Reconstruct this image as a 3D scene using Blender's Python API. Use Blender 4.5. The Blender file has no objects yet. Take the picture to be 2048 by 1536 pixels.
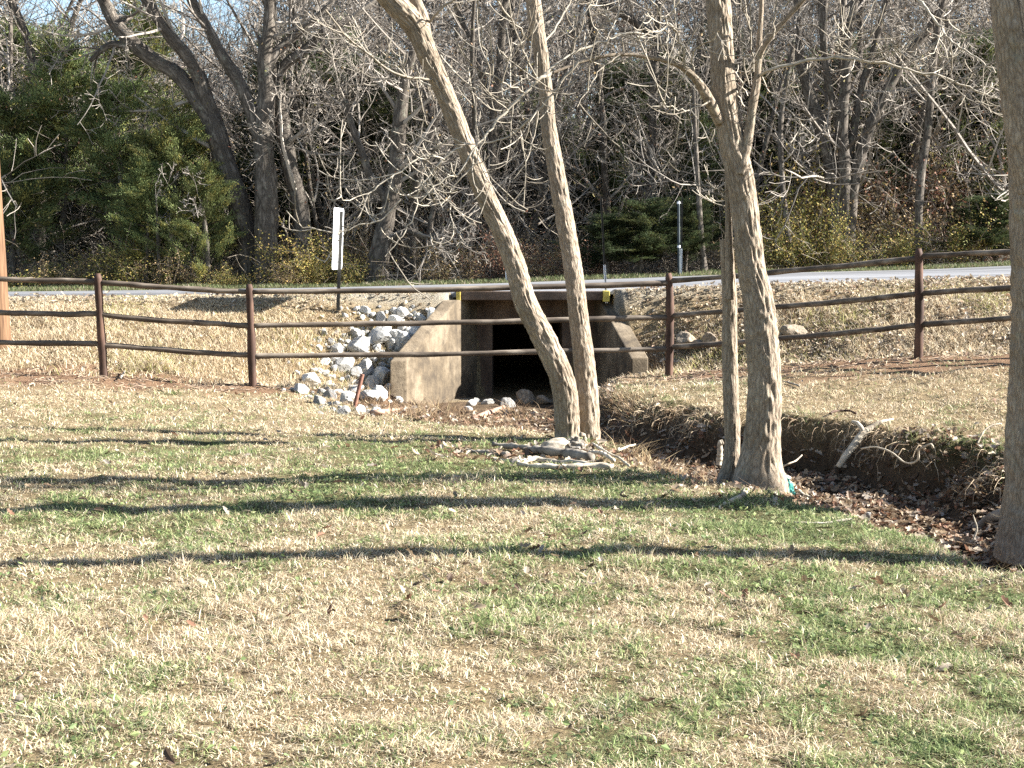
import bpy, math, random
import numpy as np
from mathutils import Vector, Matrix, Euler

# ------------------------------------------------------------------ camera, sky, sun
scene = bpy.context.scene
COL = scene.collection
CAM_Z, PITCH, F = 1.6, math.radians(4.74), 2990.0       # F: focal length in pixels of the 2048 px wide photograph
cam_d = bpy.data.cameras.new("camera")
cam_d.sensor_width = 36.0
cam_d.lens = 36.0 * F / 2048.0
cam_d.clip_start, cam_d.clip_end = 0.1, 3000
cam = bpy.data.objects.new("camera", cam_d)
COL.objects.link(cam)
cam.location = (0, 0, CAM_Z)
cam.rotation_euler = (math.pi / 2 - PITCH, 0, 0)
scene.camera = cam

SUN_EL = math.radians(31.0)
SUN_XY = Vector((1.0, 0.0)).normalized()
SUN = Vector((SUN_XY.x * math.cos(SUN_EL), SUN_XY.y * math.cos(SUN_EL), math.sin(SUN_EL)))
world = bpy.data.worlds.new("World")
scene.world = world
world.use_nodes = True
wn = world.node_tree.nodes
sky = wn.new("ShaderNodeTexSky")
sky.sky_type = 'NISHITA'
sky.sun_disc = False
sky.sun_elevation = SUN_EL
sky.sun_rotation = math.atan2(SUN.x, SUN.y)
sky.air_density, sky.dust_density, sky.ozone_density = 1.0, 0.6, 1.0
world.node_tree.links.new(sky.outputs[0], wn["Background"].inputs[0])
wn["Background"].inputs[1].default_value = 0.052

sun_d = bpy.data.lights.new("sun", 'SUN')
sun_d.energy = 5.0
sun_d.angle = math.radians(0.5)
sun_d.color = (1.0, 0.97, 0.92)
sun = bpy.data.objects.new("sun", sun_d)
COL.objects.link(sun)
sun.rotation_euler = SUN.to_track_quat('Z', 'Y').to_euler()
sun.location = (20, 0, 20)

vs = scene.view_settings
vs.view_transform = 'Standard'
vs.look = 'None'
vs.gamma = 1.0
vs.exposure = 2.35
scene.render.engine = 'CYCLES'
cy = scene.cycles
cy.max_bounces, cy.diffuse_bounces, cy.glossy_bounces, cy.transmission_bounces = 5, 3, 2, 3
cy.use_denoising = False
try:
    cy.denoiser = 'OPENIMAGEDENOISE'
    cy.denoising_prefilter = 'ACCURATE'
except Exception:
    pass
cy.use_adaptive_sampling = False

# ------------------------------------------------------------------ small maths
def smooth(t):
    t = np.clip(t, 0, 1)
    return t * t * (3 - 2 * t)

def _h(ix, iy, iz):
    h = (ix.astype(np.uint32) * np.uint32(374761393) + iy.astype(np.uint32) * np.uint32(668265263)
         + iz.astype(np.uint32) * np.uint32(2147483647)) & np.uint32(0xffffffff)
    h = (h ^ (h >> np.uint32(13))) * np.uint32(1274126177)
    h = h ^ (h >> np.uint32(16))
    return (h & np.uint32(0xffffff)).astype(np.float64) / 8388608.0 - 1.0

def noise(x, y, z=0.0):
    x, y, z = np.broadcast_arrays(np.asarray(x, float), np.asarray(y, float), np.asarray(z, float))
    fx, fy, fz = np.floor(x), np.floor(y), np.floor(z)
    ix, iy, iz = fx.astype(np.int64), fy.astype(np.int64), fz.astype(np.int64)
    tx, ty, tz = x - fx, y - fy, z - fz
    tx, ty, tz = tx * tx * (3 - 2 * tx), ty * ty * (3 - 2 * ty), tz * tz * (3 - 2 * tz)
    def c(a, b, d):
        return _h(ix + a, iy + b, iz + d)
    x00 = c(0, 0, 0) * (1 - tx) + c(1, 0, 0) * tx
    x10 = c(0, 1, 0) * (1 - tx) + c(1, 1, 0) * tx
    x01 = c(0, 0, 1) * (1 - tx) + c(1, 0, 1) * tx
    x11 = c(0, 1, 1) * (1 - tx) + c(1, 1, 1) * tx
    return (x00 * (1 - ty) + x10 * ty) * (1 - tz) + (x01 * (1 - ty) + x11 * ty) * tz

def fbm(x, y, z=0.0, o=4):
    s, a, f = 0.0, 0.5, 1.0
    for i in range(o):
        s = s + a * noise(np.asarray(x) * f + 17.3 * i, np.asarray(y) * f - 9.1 * i, np.asarray(z) * f)
        a *= 0.5
        f *= 2.03
    return s

CP, SP = math.cos(PITCH), math.sin(PITCH)
def at(u, v, Y):
    """world point at distance Y on the sight line of a photograph pixel"""
    x, y = (u - 1024) / F, -(v - 768) / F
    dy, dz = CP + y * SP, -SP + y * CP
    t = Y / dy
    return np.array((x * t, Y, CAM_Z + dz * t))

def catmull(P, n):
    P = np.asarray(P, float)
    if len(P) < 3:
        t = np.linspace(0, 1, n)[:, None]
        return P[0] * (1 - t) + P[-1] * t
    d = np.r_[0, np.cumsum(np.maximum(np.linalg.norm(np.diff(P[:, :3], axis=0), axis=1), 1e-6))]
    Q = np.vstack((2 * P[0] - P[1], P, 2 * P[-1] - P[-2]))
    s = np.linspace(0, d[-1], n)
    i = np.clip(np.searchsorted(d, s, 'right') - 1, 0, len(P) - 2)
    t = ((s - d[i]) / (d[i + 1] - d[i]))[:, None]
    a, b, c, e = Q[i], Q[i + 1], Q[i + 2], Q[i + 3]
    return 0.5 * (2 * b + (c - a) * t + (2 * a - 5 * b + 4 * c - e) * t ** 2 + (3 * b - a - 3 * c + e) * t ** 3)

# ------------------------------------------------------------------ mesh helpers
def make_mesh(name, V, faces, mat=None, col=None, uv=None, smooth_shade=False):
    V = np.asarray(V, np.float32).reshape(-1, 3)
    if isinstance(faces, np.ndarray):
        faces = [faces]
    faces = [np.asarray(f, np.int32) for f in faces if len(f)]
    me = bpy.data.meshes.new(name)
    me.vertices.add(len(V))
    me.vertices.foreach_set("co", V.ravel())
    loops = np.concatenate([f.ravel() for f in faces])
    tot = np.concatenate([np.full(len(f), f.shape[1], np.int32) for f in faces])
    start = np.r_[0, np.cumsum(tot)[:-1]].astype(np.int32)
    me.loops.add(len(loops))
    me.loops.foreach_set("vertex_index", loops)
    me.polygons.add(len(tot))
    me.polygons.foreach_set("loop_start", start)
    me.polygons.foreach_set("loop_total", tot)
    me.polygons.foreach_set("use_smooth", np.full(len(tot), bool(smooth_shade)))
    if col is not None:
        c = np.ones((len(V), 4), np.float32)
        c[:, :3] = col
        a = me.color_attributes.new("Col", 'FLOAT_COLOR', 'POINT')
        a.data.foreach_set("color", c.ravel())
    if uv is not None:
        l = me.uv_layers.new(name="UVMap")
        l.data.foreach_set("uv", np.asarray(uv, np.float32)[loops].ravel())
    me.update(calc_edges=True)
    if mat:
        me.materials.append(mat)
    return me

def link(name, me, parent=None, loc=(0, 0, 0)):
    o = bpy.data.objects.new(name, me)
    COL.objects.link(o)
    o.location = loc
    if parent is not None:
        o.parent = parent
    return o

def tag(o, label=None, cat=None, group=None, kind=None):
    if label: o["label"] = label
    if cat: o["category"] = cat
    if group: o["group"] = group
    if kind: o["kind"] = kind
    return o

def thing(name, label, cat, loc, group=None):
    o = bpy.data.objects.new(name, None)
    COL.objects.link(o)
    o.location = loc
    o.empty_display_size = 0.2
    return tag(o, label, cat, group)

def copy_thing(root, loc, rotz=0.0, scale=1.0, label=None):
    r = root.copy()
    COL.objects.link(r)
    r.location = loc
    r.rotation_euler = (0, 0, rotz)
    r.scale = (scale,) * 3 if not hasattr(scale, '__len__') else scale
    if label: r["label"] = label
    for ch in root.children:
        c = ch.copy()
        COL.objects.link(c)
        c.parent = r
    return r

class Bag:
    """collects pieces of one mesh"""
    def __init__(s):
        s.V, s.F, s.C, s.U, s.n = [], {}, [], [], 0
    def add(s, V, F, col=None, uv=None):
        V = np.asarray(V, float).reshape(-1, 3)
        for f in (F if isinstance(F, list) else [F]):
            f = np.asarray(f)
            if len(f):
                s.F.setdefault(f.shape[1], []).append(f + s.n)
        s.V.append(V)
        if col is not None:
            s.C.append(np.broadcast_to(np.asarray(col, float), (len(V), 3)))
        if uv is not None:
            s.U.append(uv)
        s.n += len(V)
        return s
    def mesh(s, name, mat, off=(0, 0, 0), smooth_shade=False):
        V = np.concatenate(s.V) - np.asarray(off)
        F = [np.concatenate(f) for f in s.F.values()]
        return make_mesh(name, V, F, mat, np.concatenate(s.C) if s.C else None,
                         np.concatenate(s.U) if s.U else None, smooth_shade)

def tubes(P, R, S=3, cap=False):
    """N paths of K points -> (V, [faces]); vectorised"""
    P = np.asarray(P, float)
    R = np.asarray(R, float)
    N, K = P.shape[:2]
    T = np.gradient(P, axis=1)
    T /= np.maximum(np.linalg.norm(T, axis=2, keepdims=True), 1e-9)
    mean = T.mean(axis=1)
    ref = np.where(np.abs(mean[:, 2:3]) > 0.75, np.array([[1.0, 0.13, 0]]), np.array([[0.05, 0.1, 1.0]]))[:, None, :]
    A = np.cross(T, ref)
    A /= np.maximum(np.linalg.norm(A, axis=2, keepdims=True), 1e-9)
    B = np.cross(T, A)
    th = np.arange(S) * 2 * math.pi / S
    V = P[:, :, None, :] + R[:, :, None, None] * (A[:, :, None, :] * np.cos(th)[None, None, :, None]
                                                  + B[:, :, None, :] * np.sin(th)[None, None, :, None])
    base = (np.arange(N) * K * S)[:, None, None]
    k = (np.arange(K - 1) * S)[None, :, None]
    s = np.arange(S)[None, None, :]
    s2 = (np.arange(S) + 1)[None, None, :] % S
    F = np.stack(np.broadcast_arrays(base + k + s, base + k + s2, base + k + S + s2, base + k + S + s), -1).reshape(-1, 4)
    out = [F]
    if cap and S > 2:
        c0 = (base[:, 0, 0][:, None] + np.arange(S)[None, ::-1])
        c1 = (base[:, 0, 0][:, None] + (K - 1) * S + np.arange(S)[None])
        out.append(np.concatenate((c0, c1)))
    return V.reshape(-1, 3), out

def tube1(P, R, S=8, n=None, cap=True):
    P = np.c_[np.asarray(P, float), np.broadcast_to(np.asarray(R, float), (len(P),))]
    if n: P = catmull(P, n)
    return tubes(P[None, :, :3], np.maximum(P[None, :, 3], 1e-4), S, cap)

def box(lo, hi):
    (a, b, c), (d, e, f) = lo, hi
    V = [(a, b, c), (d, b, c), (d, e, c), (a, e, c), (a, b, f), (d, b, f), (d, e, f), (a, e, f)]
    return np.array(V, float), np.array([(0, 3, 2, 1), (4, 5, 6, 7), (0, 1, 5, 4), (1, 2, 6, 5), (2, 3, 7, 6), (3, 0, 4, 7)])

def bevel_mesh(me, w, seg=2):
    import bmesh
    bm = bmesh.new()
    bm.from_mesh(me)
    bmesh.ops.bevel(bm, geom=list(bm.edges), offset=w, segments=seg, affect='EDGES', profile=0.6)
    bm.to_mesh(me)
    bm.free()
    return me

# ------------------------------------------------------------------ materials
def new_mat(name):
    m = bpy.data.materials.new(name)
    m.use_nodes = True
    nt = m.node_tree
    return m, nt, nt.nodes["Principled BSDF"]

def N(nt, t, **kw):
    n = nt.nodes.new(t)
    for k, v in kw.items():
        if k.startswith("i_"):
            key = k[2:]
            n.inputs[int(key) if key.isdigit() else key.replace("_", " ")].default_value = v
        else:
            setattr(n, k, v)
    return n

def ramp(nt, fac, stops):
    r = nt.nodes.new("ShaderNodeValToRGB")
    e = r.color_ramp.elements
    while len(e) < len(stops): e.new(0.5)
    for i, (p, c) in enumerate(stops):
        e[i].position = p
        e[i].color = (*c, 1) if len(c) == 3 else c
    nt.links.new(fac, r.inputs[0])
    return r.outputs[0]

def mix(nt, fac, a, b, mode='MIX'):
    m = nt.nodes.new("ShaderNodeMix")
    m.data_type = 'RGBA'
    m.blend_type = mode
    for sock, val in ((m.inputs[0], fac), (m.inputs[6], a), (m.inputs[7], b)):
        if hasattr(val, "is_linked"):
            nt.links.new(val, sock)
        else:
            sock.default_value = (*val, 1) if hasattr(val, "__len__") and len(val) == 3 else val
    return m.outputs[2]

def coords(nt, kind="Object", scale=(1, 1, 1)):
    tc = nt.nodes.new("ShaderNodeTexCoord")
    mp = nt.nodes.new("ShaderNodeMapping")
    mp.inputs["Scale"].default_value = scale
    nt.links.new(tc.outputs[kind], mp.inputs[0])
    return mp.outputs[0]

def noise_n(nt, vec, scale, detail=6, rough=0.6):
    n = N(nt, "ShaderNodeTexNoise", i_Scale=scale, i_Detail=detail, i_Roughness=rough)
    nt.links.new(vec, n.inputs["Vector"])
    return n.outputs["Fac"]

def bump(nt, b, height, strength, dist):
    n = N(nt, "ShaderNodeBump", i_Strength=strength, i_Distance=dist)
    nt.links.new(height, n.inputs["Height"])
    nt.links.new(n.outputs[0], b.inputs["Normal"])

def mat_noise(name, dark, light, scale=8, rough=0.85, bs=0.5, bd=0.01, stretch=(1, 1, 1), mid=None, kind="Object", lo=0.3, hi=0.7):
    m, nt, b = new_mat(name)
    v = coords(nt, kind, stretch)
    f = noise_n(nt, v, scale)
    stops = [(lo, dark), (hi, light)] if mid is None else [(lo, dark), ((lo + hi) / 2, mid), (hi, light)]
    nt.links.new(ramp(nt, f, stops), b.inputs["Base Color"])
    b.inputs["Roughness"].default_value = rough
    b.inputs["Specular IOR Level"].default_value = 0.25
    if bs: bump(nt, b, noise_n(nt, v, scale * 2.5, 8, 0.65), bs, bd)
    return m

def mat_leafy(name, trans=0.3, rough=0.7):
    """blades and leaves: colour from the mesh's own colour attribute, some light through"""
    m, nt, b = new_mat(name)
    a = N(nt, "ShaderNodeAttribute", attribute_name="Col")
    nt.links.new(a.outputs["Color"], b.inputs["Base Color"])
    b.inputs["Roughness"].default_value = rough
    b.inputs["Specular IOR Level"].default_value = 0.2
    t = N(nt, "ShaderNodeBsdfTranslucent")
    nt.links.new(a.outputs["Color"], t.inputs[0])
    mx = N(nt, "ShaderNodeMixShader")
    mx.inputs[0].default_value = trans
    nt.links.new(b.outputs[0], mx.inputs[1])
    nt.links.new(t.outputs[0], mx.inputs[2])
    nt.links.new(mx.outputs[0], nt.nodes["Material Output"].inputs[0])
    return m

def mat_col(name, rough=0.85, var=0.35, scale=30):
    """stems and twigs: colour attribute, broken up by noise"""
    m, nt, b = new_mat(name)
    a = N(nt, "ShaderNodeAttribute", attribute_name="Col")
    f = noise_n(nt, coords(nt), scale)
    c = mix(nt, 1.0, a.outputs["Color"], ramp(nt, f, [(0.3, (1 - var,) * 3), (0.7, (1 + var * 0.5,) * 3)]), 'MULTIPLY')
    nt.links.new(c, b.inputs["Base Color"])
    b.inputs["Roughness"].default_value = rough
    b.inputs["Specular IOR Level"].default_value = 0.2
    return m

def mat_bark(name, dark, mid, light, us=26, vs=5, bs=0.8, lichen=0.0):
    m, nt, b = new_mat(name)
    v = coords(nt, "UV", (us, vs, 1))
    w = noise_n(nt, coords(nt, "UV", (us * .4, vs * .8, 1)), 1.0, 3)
    dis = nt.nodes.new("ShaderNodeVectorMath")
    dis.operation = 'MULTIPLY_ADD'
    comb = nt.nodes.new("ShaderNodeCombineXYZ")
    nt.links.new(w, comb.inputs[0])
    nt.links.new(comb.outputs[0], dis.inputs[0])
    dis.inputs[1].default_value = (1.8, 0, 0)
    nt.links.new(v, dis.inputs[2])
    vo = N(nt, "ShaderNodeTexVoronoi", feature='DISTANCE_TO_EDGE', i_Scale=1.0)
    nt.links.new(dis.outputs[0], vo.inputs["Vector"])
    fine = noise_n(nt, coords(nt, "UV", (us * 3, vs * 4, 1)), 1.0, 8, 0.7)
    big = noise_n(nt, coords(nt), 2.2, 5)
    c = ramp(nt, vo.outputs["Distance"], [(0.0, dark), (0.12, mid), (0.5, light)])
    c = mix(nt, 0.55, c, ramp(nt, fine, [(0.3, dark), (0.5, mid), (0.75, light)]))
    c = mix(nt, 1.0, c, ramp(nt, big, [(0.3, (0.72, 0.70, 0.66)), (0.7, (1.12, 1.1, 1.08))]), 'MULTIPLY')
    if lichen:
        li = noise_n(nt, coords(nt), 5.5, 7, 0.7)
        g = ramp(nt, li, [(0.58, (0, 0, 0)), (0.66, (lichen,) * 3)])
        c = mix(nt, g, c, (0.34, 0.36, 0.27))
    nt.links.new(c, b.inputs["Base Color"])
    b.inputs["Roughness"].default_value = 0.9
    b.inputs["Specular IOR Level"].default_value = 0.15
    h = nt.nodes.new("ShaderNodeMath")
    h.operation = 'MULTIPLY_ADD'
    nt.links.new(fine, h.inputs[0])
    h.inputs[1].default_value = 0.5
    mn = nt.nodes.new("ShaderNodeMath")
    mn.operation = 'MINIMUM'
    nt.links.new(vo.outputs["Distance"], mn.inputs[0])
    mn.inputs[1].default_value = 0.35
    nt.links.new(mn.outputs[0], h.inputs[2])
    bump(nt, b, h.outputs[0], bs, 0.02)
    return m

M = {}
M['bark'] = mat_bark("bark", (0.095, 0.068, 0.048), (0.27, 0.22, 0.166), (0.48, 0.42, 0.34), 46, 9, 0.8, 0.2)
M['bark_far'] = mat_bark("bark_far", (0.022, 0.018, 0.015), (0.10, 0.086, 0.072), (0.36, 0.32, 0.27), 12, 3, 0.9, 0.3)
M['twig'] = mat_col("twig", 0.8, 0.3)
M['grass'] = mat_leafy("grass_blade", 0.3)
M['leaf'] = mat_leafy("leaf", 0.25, 0.6)
M['fence'] = mat_noise("fence_wood", (0.026, 0.014, 0.009), (0.13, 0.070, 0.045), 9, 0.75, 0.8, 0.004, (1, 1, 0.3), (0.062, 0.034, 0.023))
M['rail'] = mat_noise("weathered_rail", (0.03, 0.022, 0.016), (0.24, 0.20, 0.155), 9, 0.75, 0.9, 0.004, (0.25, 1, 1), (0.10, 0.078, 0.058))
M['pole'] = mat_noise("pole_wood", (0.06, 0.03, 0.015), (0.20, 0.115, 0.062), 6, 0.8, 0.6, 0.006, (9, 9, 0.35), (0.13, 0.072, 0.037))
M['wood_pale'] = mat_noise("driftwood_pale", (0.12, 0.095, 0.07), (0.52, 0.46, 0.36), 9, 0.85, 0.9, 0.006, (1, 1, 1), (0.36, 0.31, 0.235))
M['wood_grey'] = mat_noise("driftwood_grey", (0.07, 0.058, 0.047), (0.28, 0.25, 0.205), 9, 0.9, 0.7, 0.006, (1, 1, 1), (0.17, 0.148, 0.12))
M['wood_pink'] = mat_noise("driftwood_brown", (0.16, 0.085, 0.06), (0.42, 0.28, 0.20), 9, 0.85, 0.5, 0.004)
M['rust'] = mat_noise("rusty_pipe", (0.09, 0.04, 0.028), (0.26, 0.13, 0.09), 14, 0.8, 0.4, 0.002)
M['steel'] = mat_noise("galvanised_steel", (0.03, 0.04, 0.045), (0.06, 0.075, 0.082), 10, 0.5, 0.1, 0.001)
M['steel_dark'] = mat_noise("dark_steel", (0.025, 0.025, 0.022), (0.07, 0.065, 0.055), 10, 0.6, 0.1, 0.001)
M['white'] = mat_noise("white_sheet", (0.78, 0.79, 0.80), (0.86, 0.87, 0.88), 5, 0.45, 0.0)
M['rock'] = mat_noise("limestone", (0.36, 0.34, 0.31), (0.80, 0.78, 0.74), 6, 0.85, 0.9, 0.012, (1, 1, 1), (0.68, 0.66, 0.62), "Object", 0.25, 0.6)
def vary(m, lo, hi):
    nt = m.node_tree
    b = nt.nodes["Principled BSDF"]
    src = b.inputs["Base Color"].links[0].from_socket
    oi = nt.nodes.new("ShaderNodeObjectInfo")
    c = mix(nt, 1.0, src, ramp(nt, oi.outputs["Random"], [(0, lo), (1, hi)]), 'MULTIPLY')
    nt.links.new(c, b.inputs["Base Color"])
vary(M['rock'], (0.28, 0.275, 0.27), (0.76, 0.75, 0.72))
M['rock_tan'] = mat_noise("sandstone", (0.11, 0.085, 0.06), (0.30, 0.245, 0.18), 6, 0.9, 0.9, 0.012)
M['teal'] = mat_noise("teal_cloth", (0.008, 0.06, 0.055), (0.04, 0.22, 0.19), 9, 0.7, 0.5, 0.005)

def mat_concrete(name, a, b_, c):
    m, nt, b = new_mat(name)
    v = coords(nt, "Object", (1, 1, 1))
    big = noise_n(nt, v, 1.5, 9, 0.7)
    streak = noise_n(nt, coords(nt, "Object", (4.3, 4.3, 0.55)), 1.4, 7, 0.7)
    fine = noise_n(nt, v, 45, 6, 0.7)
    col = ramp(nt, big, [(0.38, a), (0.5, b_), (0.62, c)])
    col = mix(nt, 0.5, col, ramp(nt, streak, [(0.36, (0.30, 0.26, 0.22)), (0.5, (0.85, 0.82, 0.78)), (0.7, (1.25, 1.2, 1.12))]), 'MULTIPLY')
    col = mix(nt, 0.6, col, ramp(nt, fine, [(0.3, (0.55, 0.55, 0.55)), (0.7, (1.25, 1.25, 1.25))]), 'MULTIPLY')
    spots = noise_n(nt, v, 11, 8, 0.75)
    col = mix(nt, 0.9, col, ramp(nt, spots, [(0.33, (0.35, 0.32, 0.28)), (0.43, (1, 1, 1)), (0.62, (1, 1, 1)), (0.72, (1.35, 1.3, 1.2))]), 'MULTIPLY')
    nt.links.new(col, b.inputs["Base Color"])
    b.inputs["Roughness"].default_value = 0.9
    bump(nt, b, mix(nt, 0.5, fine, spots), 0.9, 0.015)
    return m
M['concrete'] = mat_concrete("weathered_concrete", (0.04, 0.028, 0.016), (0.105, 0.078, 0.046), (0.19, 0.15, 0.10))
M['concrete_dark'] = mat_concrete("stained_concrete", (0.055, 0.035, 0.022), (0.10, 0.066, 0.045), (0.17, 0.12, 0.085))
M['yellow'] = mat_noise("yellow_paint", (0.34, 0.25, 0.05), (0.66, 0.54, 0.13), 12, 0.7, 0.3, 0.003)

def mat_road():
    m, nt, b = new_mat("asphalt")
    v = coords(nt)
    f = noise_n(nt, v, 60, 8, 0.75)
    g = noise_n(nt, coords(nt, "Object", (0.12, 1.1, 1)), 1.2, 5)
    c = ramp(nt, f, [(0.3, (0.10, 0.10, 0.103)), (0.7, (0.235, 0.235, 0.24))])
    c = mix(nt, 1.0, c, ramp(nt, g, [(0.35, (0.5, 0.5, 0.5)), (0.65, (1.25, 1.25, 1.25))]), 'MULTIPLY')
    nt.links.new(c, b.inputs["Base Color"])
    b.inputs["Roughness"].default_value = 0.62
    bump(nt, b, f, 0.4, 0.004)
    return m
M['road'] = mat_road()

def mat_ground():
    m, nt, b = new_mat("earth")
    a = N(nt, "ShaderNodeAttribute", attribute_name="Col")
    v = coords(nt)
    f = noise_n(nt, v, 75, 8, 0.8)
    g = noise_n(nt, v, 7, 7, 0.7)
    c = mix(nt, 1.0, a.outputs["Color"], ramp(nt, f, [(0.34, (0.28, 0.26, 0.24)), (0.5, (0.85, 0.84, 0.83)), (0.66, (1.7, 1.68, 1.6))]), 'MULTIPLY')
    c = mix(nt, 1.0, c, ramp(nt, g, [(0.3, (0.75, 0.73, 0.70)), (0.7, (1.15, 1.13, 1.1))]), 'MULTIPLY')
    nt.links.new(c, b.inputs["Base Color"])
    b.inputs["Roughness"].default_value = 0.95
    b.inputs["Specular IOR Level"].default_value = 0.1
    bump(nt, b, f, 0.9, 0.03)
    return m
M['ground'] = mat_ground()

# ------------------------------------------------------------------ the lie of the land
ROAD_Y0, ROAD_Y1 = 21.6, 28.1
FX = np.array([-14, -8, -5.06, -3.2, -1.0, 0.6, 1.99, 4.71, 7.4, 14])
FYV = np.array([18.4, 18.3, 18.26, 18.3, 18.5, 18.7, 18.8, 17.26, 15.9, 13])
TOX = np.array([-14, -5.5, -4.2, -3.2, -2.4, -1.5, 0.3, 1.7, 2.2, 3.2, 4.71, 7.4, 14])
TOY = np.array([18.5, 18.4, 18.5, 18.9, 19.4, 19.7, 19.7, 19.9, 19.7, 19.2, 18.3, 16.9, 14])
TOZ = np.array([0.26, 0.18, 0.10, -0.02, -0.14, -0.20, -0.3, -0.06, 0.02, 0.06, 0.22, 0.50, 0.8])
FZ = np.array([0.25, 0.22, 0.165, 0.04, 0.0, 0.06, 0.166, 0.463, 0.72, 1.0])
NX = (np.array([-600, 30, 500, 940, 1340, 1535, 1739, 2024, 2600]) - 1024) / F * ROAD_Y0
NZ = np.array([1.05, 1.094, 1.13, 1.167, 1.224, 1.282, 1.318, 1.376, 1.46])
QX = (np.array([-600, 30, 300, 640, 1000, 1340, 1535, 1836, 2024, 2600]) - 1024) / F * ROAD_Y1
QZ = np.array([0.96, 1.008, 1.036, 1.083, 1.168, 1.29, 1.356, 1.42, 1.497, 1.65])

CREEK = np.array([(0.35, 22.5), (0.2, 20.5), (-0.1, 18.8), (0.0, 17.2), (0.5, 15.6), (1.3, 14.3), (2.1, 13.2),
                  (2.65, 12.1), (2.85, 10.6), (2.85, 9.4), (3.02, 8.1), (3.7, 6.3), (4.6, 4.2), (6, 1.5)])
BED = np.array([-.38, -.38, -.36, -.36, -.38, -.40, -.42, -.42, -.46, -.5, -.56, -.6, -.6, -.6])
HWN = np.array([.7, .8, .45, .35, .30, .30, .35, .35, .25, .2, .2, .3, .3, .3])
HWF = np.array([.7, .6, .45, .35, .35, .55, .95, .85, .30, .15, .2, .3, .3, .3])
WN = np.array([.8, 1.0, 1.9, 2.0, 1.6, 1.0, 1.2, 1.9, 1.25, .75, .45, .4, .4, .4])
WF = np.array([.6, .8, 1.0, 1.1, .8, .35, .20, .40, 1.3, .9, 1.0, 1., 1., 1.])

def wing_left(y):  return -0.51 - 0.89 * (22 - y) / 2.2
def wing_right(y): return 1.20 + 0.40 * (22 - y) / 2.0
BAR_L, BAR_R = -0.29, 0.74

def creek_mask(x, y):
    """share of channel at a point, bed height there, and signed distance to the centre line"""
    x, y = np.asarray(x, float), np.asarray(y, float)
    best = np.full(x.shape, 1e9)
    bt = np.zeros(x.shape)
    side = np.zeros(x.shape)
    for i in range(len(CREEK) - 1):
        a, b = CREEK[i], CREEK[i + 1]
        d = b - a
        t = np.clip(((x - a[0]) * d[0] + (y - a[1]) * d[1]) / (d @ d), 0, 1)
        px, py = x - (a[0] + d[0] * t), y - (a[1] + d[1] * t)
        dist = np.hypot(px, py)
        m = dist < best
        best = np.where(m, dist, best)
        bt = np.where(m, i + t, bt)
        side = np.where(m, np.sign(d[0] * py - d[1] * px), side)
    k = np.arange(len(CREEK))
    wob = 0.12 * noise(x * 1.7, y * 1.7, 3.0) + 0.09 * noise(x * 5, y * 5, 8.0)
    s = best + wob
    hw = np.where(side > 0, np.interp(bt, k, HWF), np.interp(bt, k, HWN))
    w = np.where(side > 0, np.interp(bt, k, WF), np.interp(bt, k, WN))
    return 1 - smooth((s - hw) / w), np.interp(bt, k, BED), best * side

def fence_y(x): return np.interp(x, FX, FYV)

def base_z(x, y):
    yf, zf = np.interp(x, FX, FYV), np.interp(x, FX, FZ)
    zn, zq = np.interp(x, NX, NZ), np.interp(x, QX, QZ)
    lawn = 0.03 * noise(x * 0.35, y * 0.35, 1.0) + 0.014 * noise(x * 1.3, y * 1.3, 2.0) + 0.019 * noise(x * 3.7, y * 3.7, 9.0) + 0.007 * noise(x * 8, y * 8, 10.0)
    z = lawn * (y < 60) + zf * smooth((y - 10.0) / np.maximum(yf - 10.0, 1))
    # down behind the fence to the toe, then the embankment up to the road
    ty, tzz = np.interp(x, TOX, TOY), np.interp(x, TOX, TOZ)
    t1 = np.clip((y - yf) / np.maximum(ty - yf, 0.05), 0, 1)
    t = np.clip((y - ty) / (ROAD_Y0 - 0.25 - ty), 0, 1)
    near_w = np.exp(-((x - 0.25) / 2.3) ** 4)
    t = t ** (1 + 0.75 * near_w)
    mid_ = zf + (tzz - zf) * smooth(t1)
    emb = np.where(y < ty, mid_, tzz + (zn - 0.03 - tzz) * (0.7 * t + 0.3 * smooth(t)))
    emb = emb + (0.035 * noise(x * 1.6, y * 1.6, 5.0) + 0.02 * noise(x * 4, y * 4, 6.0)) * np.sin(np.pi * t)
    z = np.where(y > yf, emb + lawn * (1 - t), z)
    r = (y - ROAD_Y0) / (ROAD_Y1 - ROAD_Y0)
    road = zn + (zq - zn) * np.clip(r, 0, 1) - 0.03
    z = np.where(y > ROAD_Y0 - 0.25, road, z)
    past = np.clip(y - ROAD_Y1, 0, None)
    far = zq - 0.03 + 0.05 * smooth(past / 0.5) - 0.25 * smooth((past - 0.9) / 1.5) + 0.10 * noise(x * 0.3, y * 0.3, 7.0) * smooth((past - 1) / 3) \
        + 9.0 * smooth((past - 14) / 50) + 0.05 * noise(x * 1.3, y * 1.3, 4.0) * smooth(past)
    return np.where(y > ROAD_Y1, far, z)

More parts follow.
